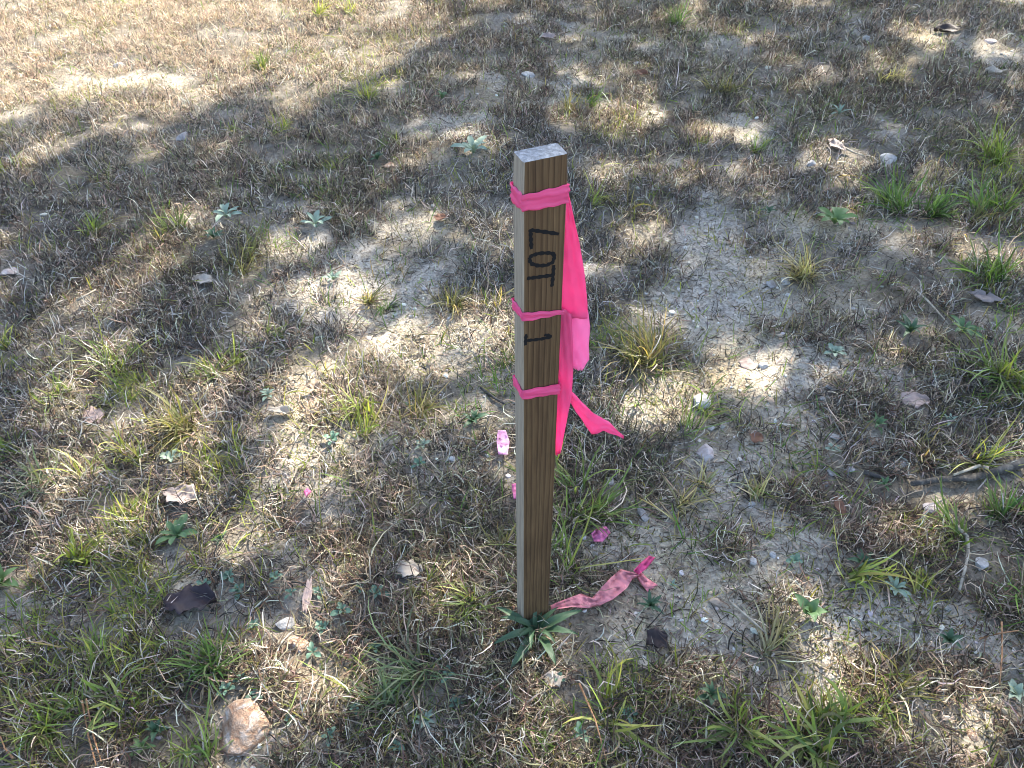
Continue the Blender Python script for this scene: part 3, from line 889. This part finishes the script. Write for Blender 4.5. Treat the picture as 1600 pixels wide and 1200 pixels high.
CL = [(320, 917, 'just above the dark purple dead leaf'),
      (360, 905, 'above and right of the dark purple dead leaf'),
      (373, 927, 'right of the dark purple dead leaf, nearest to it'),
      (398, 980, 'between the dark purple leaf and the grey white stone'),
      (455, 930, 'left of the long narrow wood chip'),
      (500, 930, 'just right of the long narrow wood chip'),
      (505, 985, 'right of the small orange tan stone'),
      (536, 957, 'alone right of the wood chip and its neighbour'),
      (490, 1022, 'below right of the small orange tan stone'),
      (357, 1080, 'topmost of three above the large orange tan rock'),
      (380, 1062, 'in the dark green tuft above the large orange tan rock'),
      (402, 1090, 'just above the right end of the large orange tan rock'),
      (515, 1153, 'right of the small brown stone at the bottom'),
      (455, 1130, 'at the right tip of the large orange tan rock'),
      (590, 931, 'right one of a pair left of the stake foot'),
      (565, 921, 'left one of a pair left of the stake foot'),
      (585, 1015, 'alone on thin grass lower left of the stake'),
      (556, 1110, 'on the grey soil at the bottom, left of the bluish grass'),
      (620, 1170, 'at the bottom edge below the bluish grass clump'),
      (715, 1100, 'right of the bluish lying grass clump'),
      (700, 1060, 'above right of the bluish lying grass clump'),
      (870, 1062, 'beside the torn whitish leaf scrap below the stake'),
      (432, 905, 'above the one left of the wood chip'),
      (640, 640, 'under the spreading thin tuft left of the stake'),
      (655, 730, 'below the grey green weed left of the pale scrap'),
      (520, 690, 'on mossy sand below the dried star shaped plant'),
      (1240, 880, 'right of the small white stone on bare soil'),
      (980, 1120, 'under the few bright lime blades'),
      (905, 1150, 'by the tan pine needle at the bottom')]
for (px, py, where) in CL:
    rosette(px, py, random.uniform(12, 19), random.choice([5, 6, 7]), 'spoon', .46, 'clover', 'tiny blue green seedling ' + where, 'seedling', 'tiny blue green seedlings', .3, 'seedling')

# ------------------------------------------------------------------ dead leaves, sticks, needles
def dead_leaf(px, py, wpx, hpx, mat, lab, seed, curl=.5, rot=0.0, up_=0.0):
    rs = random.Random(seed); sc = mpp(px, py)
    clear(px, py, max(wpx, hpx) * .45)
    bm = bmesh.new(); nl, nw = 14, 9; rows = []
    for i in range(nl + 1):
        t = i / nl
        wd = (math.sin(math.pi * (t * .96 + .02)) ** .7) * .5 * (1 + .22 * math.sin(t * 16 + seed) + .1 * math.sin(t * 31 + seed * 2))
        row = []
        for q in range(nw):
            s_ = q / (nw - 1) * 2 - 1
            z = curl * (.35 * s_ * s_ + .18 * math.sin(t * 5 + seed + s_ * 2) + .1 * math.sin(t * 12 + s_ * 5 + seed)) * .5
            row.append(bm.verts.new(((t - .5), s_ * wd, z + .03 * rs.uniform(-1, 1))))
        rows.append(row)
    for r0, r1 in zip(rows[:-1], rows[1:]):
        for q in range(nw - 1):
            f = bm.faces.new((r0[q], r1[q], r1[q + 1], r0[q + 1])); f.smooth = True
    me = bm_mesh('dead_leaf', bm)
    me.transform(Matrix.Diagonal((wpx * sc, hpx * sc * 1.25, (wpx + hpx) * .5 * sc, 1)))
    o = link('dead_leaf', me, M[mat], label=lab, cat='dead leaf', group='fallen leaves')
    sm = o.modifiers.new('thick', 'SOLIDIFY'); sm.thickness = .0005
    o.location = G(px, py) + Vector((0, 0, .009))
    o.rotation_euler = (rs.uniform(-.2, .2), up_, rot)
for a in [
    (300, 946, 78, 44, 'leaf_purple', 'dark purple brown curled dead leaf in grass at the lower left', 1, .8, .15),
    (285, 780, 54, 32, 'leaf_grey', 'grey curled dead leaf above the large green rosette', 2, .7, -.2),
    (1025, 1006, 36, 28, 'leaf_dark', 'small nearly black curled leaf below the fallen ribbon', 3, 1.2, .4),
    (320, 444, 40, 20, 'leaf_pale', 'pale curled dead leaf in the left grass', 4, .8, -.3),
    (150, 655, 30, 26, 'leaf_pinkish', 'pinkish pale dead leaf flat in grass at the left', 5, .3, .6),
    (316, 1072, 38, 22, 'leaf_purple', 'small dark leaf tucked in grass above the large orange tan rock', 6, .7, .5),
    (1000, 119, 24, 14, 'leaf_rust', 'rust coloured dead leaf at the top middle', 7, .8, .2),
    (690, 346, 20, 18, 'leaf_rust', 'reddish dead leaf left of the upper pink wrap', 8, .7, 1.0),
    (1305, 236, 22, 30, 'leaf_grey', 'dark grey leaf left of the smooth pale rock', 9, .6, .2),
    (1480, 50, 46, 16, 'leaf_dark', 'dark leaf scrap at the top right', 10, .6, .1),
    (1555, 117, 34, 14, 'leaf_pale', 'pale curled leaf at the top right edge', 11, 1.0, -.1),
    (1425, 630, 46, 24, 'leaf_pinkish', 'reddish brown leaf under grass at the right', 12, .4, -.1),
    (1535, 470, 26, 34, 'leaf_grey', 'brown leaf standing on edge near the right edge', 13, .6, .9),
    (440, 648, 40, 14, 'leaf_pale', 'curled brown leaf below the dried star shaped plant', 14, .9, -.1),
    (1310, 797, 16, 30, 'leaf_rust', 'narrow reddish brown bark chip right of the stake', 15, .3, .1),
    (482, 936, 14, 48, 'leaf_pinkish', 'long narrow wood chip right of the dark purple dead leaf', 16, .2, .05),
    (865, 1066, 30, 20, 'leaf_pale', 'torn whitish leaf scrap just below the stake', 17, .9, .4),
    (1005, 1040, 20, 10, 'leaf_pale', 'tiny whitish leaf scrap under the nearly black leaf', 18, .6, .1),
    (640, 895, 46, 24, 'leaf_pale', 'pale matted dead leaf left of the stake foot', 19, .5, -.3),
    (1180, 690, 24, 16, 'leaf_rust', 'brown leaf crumb beside the flat pinkish grey rock', 20, .6, .8),
    (855, 62, 26, 16, 'leaf_pinkish', 'faded brown leaf at the top of the frame, middle', 21, .6, .2),
    (1120, 1150, 30, 16, 'leaf_pinkish', 'faded brown leaf at the bottom edge right of the stake', 22, .7, .8)]:
    dead_leaf(*a)

def stick(name, pix, rpx, mat, lab, cat, group=None, lift=.006, seg=7, lifts=None):
    org = G(*pix[len(pix) // 2]); bm = bmesh.new()
    pts = []
    if rpx > 1.7:
        for a, b in zip(pix[:-1], pix[1:]):
            for t in (0, .33, .66, 1): clear(a[0] + (b[0] - a[0]) * t, a[1] + (b[1] - a[1]) * t + 6, 5 + 2.2 * rpx)
    for k, q in enumerate(pix):
        d = ray(*q); g0 = G(*q)
        lf = lifts[k] if lifts else lift
        t_ = (g0.z + lf - CAM[2]) / d[2]
        pts.append(Vector(CAM + d * t_) - org)
    r_ = [rpx * mpp(*pix[0]) * (1 - .5 * i / (len(pts) - 1)) for i in range(len(pts))]
    tube(bm, pts, r_, seg)
    o = link(name, bm_mesh(name, bm), mat, label=lab, cat=cat, group=group)
    o.location = org
    return o
stick('stick', [(1600, 722), (1560, 736), (1520, 746), (1470, 749), (1425, 756)], 8, M['twig_dark'], 'thick dark weathered stick at the right edge', 'stick', lift=.012, seg=10)
stick('stick', [(1545, 732), (1530, 728), (1512, 734), (1490, 742)], 3.5, M['twig_pale'], 'thin pale splinter lying against the dark stick', 'stick', lift=.02)
stick('twig', [(1350, 738), (1370, 744), (1392, 750)], 4.5, M['twig_dark'], 'short dark twig left of the thick dark stick', 'twig', 'twigs')
stick('twig', [(1478, 802), (1495, 822), (1511, 838), (1513, 862), (1508, 888), (1499, 922)], 3.6, M['twig_pale'], 'bent pale grey twig beside the white jagged stone', 'twig', 'twigs', lift=.012)
stick('twig', [(1424, 448), (1450, 470), (1482, 506)], 2.0, M['twig_pale'], 'thin straw stem slanting at the right', 'twig', 'twigs', lift=.012)
stick('twig', [(1318, 230), (1334, 238), (1352, 244)], 1.8, M['twig_pale'], 'thin twig beside the dark grey leaf at the upper right', 'twig', 'twigs', lift=.01)
stick('twig', [(1170, 258), (1200, 257), (1240, 253)], 1.6, M['twig_pale'], 'thin pale twig left of the pale stones at the upper right', 'twig', 'twigs', lift=.008)
stick('twig', [(120, 470), (150, 452)], 2.0, M['twig_pale'], 'straight pale twig in the left grass', 'twig', 'twigs', lift=.02)
stick('twig', [(752, 605), (770, 620), (790, 632)], 3.0, M['twig_dark'], 'short dark twig just left of the stake', 'twig', 'twigs')
stick('twig', [(1140, 940), (1170, 965), (1198, 990)], 2.2, M['twig_pale'], 'straw twig on dead grass right of the nearly black leaf', 'twig', 'twigs', lift=.015)
stick('twig', [(1210, 1030), (1222, 1080), (1228, 1140)], 1.8, M['twig_dark'], 'thin dark stem crossing the lower right grass', 'twig', 'twigs', lift=.03)
for i, (pix, lab) in enumerate([([(128, 1095), (138, 1150), (150, 1196)], 'reddish pine needle bundle at the lower left edge, left of its twin'),
                   ([(134, 1092), (146, 1150), (158, 1190)], 'reddish pine needle bundle at the lower left edge, right of its twin'),
                   ([(1565, 972), (1566, 1020), (1562, 1070)], 'long upright pine needle at the right edge beside the moss'),
                   ([(1530, 998), (1560, 990), (1592, 985)], 'reddish pine needle lying across at the right edge'),
                   ([(905, 1068), (930, 1125), (948, 1190)], 'tan pine needle below the stake, crossing green blades'),
                   ([(20, 1185), (8, 1170), (0, 1150)], 'orange pine needle at the bottom left corner')]):
    stick('pine_needle', pix, 1.8, M['needle'], lab, 'pine needle', 'pine needles', lift=.02, seg=5)

# ------------------------------------------------------------------ grass tufts
PAL = {
    'lime': [(.28, .345, .06), (.22, .30, .06), (.36, .38, .10), (.17, .24, .05)],
    'green': [(.12, .20, .045), (.16, .245, .055), (.09, .155, .04), (.22, .28, .08)],
    'deep': [(.07, .16, .035), (.10, .20, .05), (.08, .15, .045), (.15, .25, .07)],
    'straw': [(.34, .32, .20), (.28, .265, .16), (.22, .22, .12), (.42, .39, .27)],
    'blue': [(.13, .19, .11), (.17, .22, .14), (.10, .16, .09)],
    'olive': [(.14, .15, .06), (.19, .19, .08), (.10, .115, .05), (.27, .24, .12)]}
DRYPAL = [(.15, .145, .075), (.24, .22, .12), (.56, .48, .36), (.32, .25, .175), (.20, .15, .105), (.13, .095, .07), (.66, .60, .49), (.14, .088, .06), (.20, .175, .145), (.035, .03, .025), (.055, .042, .033), (.075, .058, .045), (.045, .042, .024)]
def tuft(px, py, hpx, n_, pal, lab, broad=1.0, dry=.8, e=(.5, 1.35)):
    """py is the foot of the tuft; hpx how tall its blades look"""
    g = G(px, py); sc = mpp(px, py)
    Lm = hpx * sc * 1.15; n_ = int(n_ * 1.5)
    root = empty('grass_tuft', g, lab, 'grass tuft', 'grass tufts')
    nc = int(RNG.integers(2, 6))                          # a tuft is a few shoots, each leaning its own way
    ca_ = RNG.random(nc) * 6.283; cr_ = RNG.random(nc) ** .6 * Lm * .42
    cc = np.stack([np.cos(ca_) * cr_, np.sin(ca_) * cr_], 1); ln_ = RNG.random(nc) * 6.283; cw = RNG.uniform(.3, 1, nc); sz_ = RNG.uniform(.55, 1.15, nc)
    def part(nm, k, pl, mat, lmul, elo, ehi, bw, crl, loose):
        ci = RNG.choice(nc, k, p=cw / cw.sum())
        az = RNG.random(k) * 6.283
        rr = RNG.random(k) ** .7 * Lm * (.10 + .22 * loose)
        bx_, by_ = cc[ci, 0] + np.cos(az) * rr, cc[ci, 1] + np.sin(az) * rr
        bz = zg(bx_ + g.x, by_ + g.y) - g.z - .004
        az2 = ln_[ci] + RNG.normal(0, .75 + 1.2 * loose, k)
        col = pick(pl, k, .2)
        col = col * .84 + col.mean(1, keepdims=True) * .16
        tip = col * np.array([1.18, 1.02, .9])
        me = blades(nm, np.stack([bx_, by_, bz], 1), Lm * lmul * sz_[ci] * RNG.gamma(6, .14, k).clip(.25, 1.35), bw * RNG.uniform(.5, 1.35, k), az2,
                    RNG.normal((elo + ehi) / 2, (ehi - elo) / 2.6, k).clip(.05, 1.5), RNG.normal(crl, .7, k), col, tip, S=5, twist=RNG.normal(0, .6 + loose, k))
        link(nm, me, mat, root)
    part('green_blades', n_, PAL[pal], M['grass'], 1.1, e[0], e[1], .0026 * broad, -.75, .25)
    if dry: part('dry_blades', max(6, int(n_ * dry)), DRYPAL, M['dry'], .85, .1, 1.0, .0022, -1.1, .8)
TUFTS = [
    (500, 24, 30, 60, 'lime', 'sunlit yellow green tuft at the top edge, left of centre'),
    (548, 18, 26, 40, 'lime', 'yellow tuft at the top edge right of a larger yellow green one'),
    (418, 108, 34, 70, 'green', 'wide green tuft on sunlit dry grass at the upper left'),
    (440, 204, 36, 34, 'lime', 'yellow green tuft in a sunlit spot below the wide green tuft'),
    (572, 152, 44, 60, 'lime', 'tall yellow green tuft at upper middle left'),
    (20, 272, 34, 36, 'lime', 'yellow green tuft at the left edge, upper part'),
    (514, 268, 30, 16, 'lime', 'small bright green sprig above the right silvery rosette'),
    (272, 358, 38, 50, 'green', 'green tuft left of the silvery rosettes'),
    (130, 368, 34, 36, 'green', 'green tuft at the left above the leaning grass'),
    (248, 378, 36, 20, 'olive', 'thin olive tuft beside the green one left of the silvery rosettes'),
    (365, 210, 24, 20, 'lime', 'short yellow tuft in brown grass at the upper left'),
    (1062, 40, 40, 80, 'deep', 'dense green tuft at the top right of centre'),
    (885, 168, 26, 34, 'olive', 'olive tuft above the stake in shade'),
    (922, 166, 28, 40, 'deep', 'dark green broad bladed tuft above and right of the stake'),
    (612, 228, 28, 36, 'green', 'green tuft left of the stake top at mid distance'),
    (930, 316, 34, 34, 'lime', 'yellow green tuft just right of the stake top'),
    (970, 330, 36, 26, 'olive', 'olive tuft second to the right of the stake top'),
    (1125, 140, 46, 60, 'olive', 'grey olive tuft in the upper right shade'),
    (1390, 124, 50, 50, 'straw', 'pale straw and green tuft in the upper right shade'),
    (1183, 240, 28, 40, 'green', 'green tuft beside a sunlit patch at the upper right'),
    (1098, 222, 20, 14, 'lime', 'tiny yellow green sprig in a sunlit spot right of the stake top'),
    (1400, 332, 48, 90, 'deep', 'large spreading green grass patch at the upper right, left half', 1.5),
    (1460, 338, 48, 90, 'deep', 'large spreading green grass patch at the upper right, right half', 1.5),
    (1560, 250, 58, 90, 'green', 'bright green clump at the right edge, upper part', 1.5),
    (1550, 330, 56, 80, 'deep', 'green clump at the right edge below the bright one', 1.5),
    (1530, 350, 36, 40, 'olive', 'olive tuft between the two right edge clumps'),
    (180, 572, 58, 46, 'green', 'tall green tuft in the left middle'),
    (100, 622, 44, 40, 'green', 'green tuft left of and below the tall green one'),
    (10, 550, 36, 26, 'lime', 'yellow green sprig at the left edge, middle'),
    (380, 424, 48, 50, 'olive', 'upright olive tuft below the silvery rosettes'),
    (424, 532, 38, 26, 'green', 'small green tuft below the upright olive tuft'),
    (292, 660, 66, 90, 'olive', 'big spreading tuft with dead base at the left middle'),
    (345, 580, 46, 60, 'green', 'leaning green tuft above the big spreading tuft'),
    (30, 700, 44, 36, 'green', 'green tuft at the left edge above a bluish one'),
    (68, 752, 56, 50, 'blue', 'bluish fine leaved tuft leaning at the left'),
    (140, 762, 44, 16, 'lime', 'few bright yellow green blades at the left'),
    (200, 722, 46, 50, 'lime', 'sunlit yellow green tuft right of the few bright blades'),
    (322, 742, 44, 60, 'olive', 'olive tuft right of pale silvery leaves'),
    (450, 776, 36, 40, 'green', 'low green tuft near the tiny pink scrap'),
    (195, 812, 44, 40, 'lime', 'sunlit tuft left of the grey curled dead leaf'),
    (1012, 556, 74, 140, 'olive', 'big bushy tuft right of the pink tape'),
    (1096, 656, 84, 30, 'green', 'thin upright tuft in front of a pale rock'),
    (1262, 436, 62, 90, 'straw', 'straw coloured fan shaped tuft on bare soil at the right'),
    (1560, 440, 60, 80, 'deep', 'dark green clump at the right edge, middle', 1.5),
    (1565, 600, 80, 90, 'green', 'tall green clump at the right edge below the middle', 1.5),
    (1545, 715, 70, 40, 'lime', 'yellow green tuft above the thick dark stick at the right edge'),
    (1440, 706, 46, 40, 'olive', 'olive tuft left of the yellow green tuft by the stick'),
    (1575, 800, 50, 60, 'deep', 'green clump below the thick dark stick at the right edge', 1.5),
    (130, 882, 56, 50, 'lime', 'bright green broad bladed tuft left of the large green rosette', 1.6),
    (235, 940, 44, 30, 'green', 'short green tuft touching the dark purple dead leaf'),
    (345, 1035, 56, 100, 'deep', 'big dark green tuft below the dark purple dead leaf'),
    (160, 1040, 60, 40, 'green', 'slanting green tuft left of the big dark green tuft'),
    (95, 1115, 70, 60, 'green', 'green tuft at the lower left corner'),
    (190, 1105, 64, 30, 'green', 'broad bladed leaning tuft at the lower left', 1.7),
    (325, 1165, 60, 24, 'green', 'small tuft against the left side of the large orange tan rock'),
    (250, 845, 40, 30, 'olive', 'olive tuft just left of the large green rosette'),
    (735, 962, 56, 60, 'green', 'green tuft left of the stake foot'),
    (735, 790, 48, 46, 'straw', 'straw and green tuft left of the lower stake'),
    (795, 855, 50, 40, 'olive', 'olive tuft hugging the left side of the stake'),
    (905, 790, 66, 70, 'green', 'tall green tuft right of the stake behind the pink scrap'),
    (882, 880, 76, 34, 'green', 'upright green sprig touching the right side of the stake'),
    (655, 935, 40, 30, 'olive', 'olive tuft left of the green tuft by the stake foot'),
    (570, 660, 66, 30, 'lime', 'two tall yellow green sprigs on sandy ground left of the stake'),
    (545, 640, 60, 26, 'lime', 'leaning yellow green sprig left of the two tall ones'),
    (640, 640, 50, 70, 'olive', 'spreading thin tuft on sunlit ground left of the stake'),
    (710, 480, 52, 60, 'olive', 'olive tuft with dead stalks left of the middle pink wrap'),
    (570, 482, 44, 40, 'olive', 'olive tuft on the pale sandy patch left of the stake'),
    (775, 478, 36, 24, 'olive', 'little tuft touching the stake at the middle pink wrap'),
    (600, 482, 26, 20, 'deep', 'small dark tuft beside the olive one on the pale sandy patch'),
    (640, 1090, 90, 110, 'blue', 'bluish fine grass clump lying over left below the stake'),
    (940, 1125, 70, 12, 'lime', 'few bright lime blades below the stake to the right', 1.5),
    (1290, 1160, 90, 44, 'green', 'large broad bladed tuft at the bottom right', 2.6),
    (1160, 1150, 70, 50, 'green', 'green tuft left of the large broad bladed tuft', 1.6),
    (1345, 895, 60, 30, 'lime', 'bright yellow green blades in the sunny spot at the lower right', 1.5),
    (1425, 905, 50, 40, 'lime', 'sunlit yellow green tuft right of the dark green rosette', 1.4),
    (1510, 850, 60, 40, 'green', 'radiating green tuft beside the bent grey twig', 1.5),
    (1400, 1080, 60, 40, 'olive', 'small tuft with white dead blades on the moss patch edge'),
    (1590, 930, 60, 40, 'deep', 'dark green blades at the right edge beside the white jagged stone'),
    (1200, 830, 30, 8, 'lime', 'tiny green sprig on bare soil right of the fallen ribbon'),
    (1060, 800, 60, 40, 'straw', 'dead grey brown grass wisp right of the pink scrap'),
    (1180, 780, 50, 40, 'straw', 'dead brown grass wisp below the flat pinkish grey rock'),
    (1100, 760, 46, 36, 'straw', 'thin dead grass wisp just under the flat pinkish grey rock'),
    (1190, 1000, 60, 50, 'straw', 'pale dead grass wisp left of the glossy oval leaved seedling')]
for t in TUFTS:
    a = list(t)
    kw = {}
    if len(a) == 7: kw['broad'] = a.pop()
    tuft(*a, **kw)

# ------------------------------------------------------------------ uncountable cover: dead thatch, low green grass, moss, straw litter, gravel
def scatter(n, power=1.35, ymax=3.4):
    """ground points, thinner with distance from where one stands"""
    pts = []
    got = 0
    while got < n:
        k = n
        # inverse sampling of distance along y, fan shaped in x
        y = -.45 + (ymax + .45) * RNG.random(k) ** 1.25
        half = .60 + (y + .53) * .80
        x = RNG.uniform(-1, 1, k) * half
        q = np.stack([x, y], 1)
        # density correction
        dist = np.hypot(x - CAM[0], y - CAM[1]) + .5
        wgt = dist ** (-power) * half * ((y + .45) / (ymax + .45) + .02) ** .2
        wgt /= wgt.max()
        keep = RNG.random(k) < wgt
        pts.append(q[keep]); got += keep.sum()
    return np.concatenate(pts)[:n]

def pal_patch(x, y, n):
    """dead grass colour drifts in reddish and grey patches, with straw brightened over sun patches"""
    c = pick(DRYPAL, n, .16)
    red = np.clip((fbm(x, y, .5, 2, 91) - .42) * 4, 0, 1) * .36
    grey = np.clip((fbm(x, y, .6, 2, 97) - .4) * 4, 0, 1) * .55
    rc = pick([(.17, .105, .073), (.40, .295, .22), (.10, .062, .046), (.045, .032, .026)], n, .15)
    gcx = pick([(.17, .155, .14), (.48, .45, .40), (.085, .078, .07), (.036, .033, .03)], n, .12)
    m1 = (RNG.random(n) < red)[:, None]; m2 = (RNG.random(n) < grey)[:, None]
    c = np.where(m1, rc, c)
    c = np.where(m2, gcx, c)
    sc_ = pick([(.52, .43, .31), (.44, .34, .25), (.38, .28, .21), (.56, .49, .36), (.30, .21, .15)], n, .12)
    m3 = (RNG.random(n) < .75 * emap(SUN_STRAW, x, y))[:, None]
    c = np.where(m3, sc_, c)
    return c

P = scatter(850000, 1.28)
x, y = P[:, 0], P[:, 1]
cv = cover(x, y)
cl = fbm(x, y, .07, 2, 41)
keep = (RNG.random(len(P)) < np.clip((cv * 1.08) ** 1.25 * (cl * 3.6 - 1.05), 0.05, 1)) & cleared(x, y)
P = P[keep]
dist = np.hypot(P[:, 0] - CAM[0], P[:, 1] - CAM[1])
for nm_, sel, S_ in (('near', dist < 1.45, 3), ('far', dist >= 1.45, 2)):
    Q = P[sel]; x, y, dd = Q[:, 0], Q[:, 1], dist[sel]; n_ = len(Q)
    col = pal_patch(x, y, n_)
    me = blades('dead_grass', np.stack([x, y, zg(x, y) - .003 + .010 * RNG.random(n_) * cover(x, y)], 1), RNG.gamma(4, .0060, n_) + .006,
                RNG.uniform(.0008, .0022, n_) * (1 + .18 * np.clip(dd - .8, 0, 4)), RNG.random(n_) * 6.283, RNG.normal(.6, .4, n_).clip(-.05, 1.4), RNG.normal(-.9, 1.1, n_), col,
                col * 1.12, S=S_, twist=RNG.normal(0, 1.6, n_))
    link('dead_grass', me, M['dry'], kind='stuff', label='matted dead brown grass covering the ' + ('foreground' if nm_ == 'near' else 'ground further back'), cat='dead grass')

P = scatter(380000)
x, y = P[:, 0], P[:, 1]
gr = np.clip(emap(GREEN, x, y) * .6 + np.clip((fbm(x, y, .25, 3, 61) - .5) * 2.2, 0, 1) * .8, 0, 1) * (.15 + .85 * cover(x, y))
cl = np.clip((fbm(x, y, .06, 2, 63) - .45) * 5, 0.02, 1)
keep = (RNG.random(len(P)) < np.clip(gr * cl * 1.3, .06, 1)) & cleared(x, y, .03)
P = P[keep]; x, y = P[:, 0], P[:, 1]; n_ = len(P)
ys_ = np.clip((fbm(x, y, .4, 2, 67) - .35) * 3, 0, 1)[:, None]
col = pick(PAL['green'] + PAL['olive'] + PAL['deep'], n_, .2) * (1 - .7 * ys_) + pick(PAL['lime'] + PAL['olive'], n_, .2) * .7 * ys_
me = blades('low_green_grass', np.stack([x, y, zg(x, y) - .003], 1), RNG.gamma(4, .0065, n_) + .007, RNG.uniform(.0011, .0026, n_), RNG.random(n_) * 6.283,
            RNG.normal(.8, .35, n_).clip(.1, 1.5), RNG.normal(-.6, .5, n_), col, col * np.array([1.15, 1.0, .85]), S=4)
link('low_green_grass', me, M['grass'], kind='stuff', label='low green grass blades growing through the dead thatch', cat='grass')

P = scatter(480000)
x, y = P[:, 0], P[:, 1]
ms = np.clip(emap(MOSS, x, y) + np.clip((fbm(x, y, .3, 3, 81) - .45) * 3, 0, .55), 0, 1) * np.clip(fbm(x, y, .05, 2, 83) * 2.6 - .5, 0, 1)
keep = RNG.random(len(P)) < ms
P = P[keep]; x, y = P[:, 0], P[:, 1]; n_ = len(P)
col = pick([(.13, .135, .04), (.21, .20, .06), (.08, .085, .03), (.13, .10, .05), (.28, .25, .10), (.06, .055, .03)], n_, .2)
me = blades('moss', np.stack([x, y, zg(x, y) - .002], 1), RNG.uniform(.004, .012, n_), RNG.uniform(.0015, .0035, n_), RNG.random(n_) * 6.283,
            RNG.uniform(.1, 1.3, n_), RNG.normal(-.3, .4, n_), col, col * 1.2, S=2)
link('moss', me, M['moss'], kind='stuff', label='yellow green moss and tiny ground cover on thin soil', cat='moss')

P = scatter(150000)
x, y = P[:, 0], P[:, 1]; n_ = len(P)
keep = RNG.random(n_) < (.1 + .5 * fbm(x, y, .12, 2, 71) + .4 * bare(x, y))
P = P[keep]; x, y = P[:, 0], P[:, 1]; n_ = len(P)
col = pick([(.40, .33, .22), (.14, .105, .075), (.05, .04, .034), (.24, .21, .17), (.5, .44, .33), (.08, .062, .05)], n_, .2)
ln = RNG.gamma(2.2, .0055, n_) + .003
me = blades('straw_litter', np.stack([x, y, zg(x, y) + .0012], 1), ln, RNG.uniform(.0008, .0024, n_), RNG.random(n_) * 6.283,
            RNG.normal(.1, .12, n_), RNG.normal(-.1, .25, n_), col, S=2)
link('straw_litter', me, M['dry'], kind='stuff', label='short bits of straw and bark crumbs littering the soil', cat='litter')

# gravel: many small angular grains
P = scatter(30000)
x, y = P[:, 0], P[:, 1]
keep = RNG.random(len(P)) < np.clip(bare(x, y) * .7 * np.clip(fbm(x, y, .2, 2, 101) * 3 - 1, 0, 1) + .05, 0, 1)
P = P[keep]; x, y = P[:, 0], P[:, 1]; n_ = len(P)
bmi = bmesh.new(); bmesh.ops.create_icosphere(bmi, subdivisions=1, radius=1)
iv = np.array([v.co for v in bmi.verts]); fi = np.array([[v.index for v in f.verts] for f in bmi.faces]); bmi.free()
nv = len(iv)
sz = (RNG.gamma(2.0, .0009, n_) + .0008)
V = iv[None] * (1 + RNG.normal(0, .16, (n_, nv, 1)))
V = V * np.stack([sz * RNG.uniform(.8, 1.4, n_), sz * RNG.uniform(.7, 1.1, n_), sz * RNG.uniform(.45, .8, n_)], 1)[:, None, :]
an = RNG.random(n_) * 6.283
ca, sa = np.cos(an)[:, None], np.sin(an)[:, None]
V = np.stack([V[..., 0] * ca - V[..., 1] * sa, V[..., 0] * sa + V[..., 1] * ca, V[..., 2]], -1)
V = V + np.stack([x, y, zg(x, y) + sz * .2], 1)[:, None, :]
col = pick([(.5, .46, .4), (.6, .57, .52), (.36, .3, .23), (.42, .33, .22), (.28, .25, .22)], n_, .12)
me = npmesh('gravel', V.reshape(-1, 3), (fi[None] + (np.arange(n_) * nv)[:, None, None]).ravel(), np.full(n_ * len(fi), 3), np.repeat(col, nv, 0), smooth=False)
M['gravel'] = leafmat('gravel', .0, .85, .2)
link('gravel', me, M['gravel'], kind='stuff', label='fine pale gravel and grit scattered on the bare soil', cat='gravel')
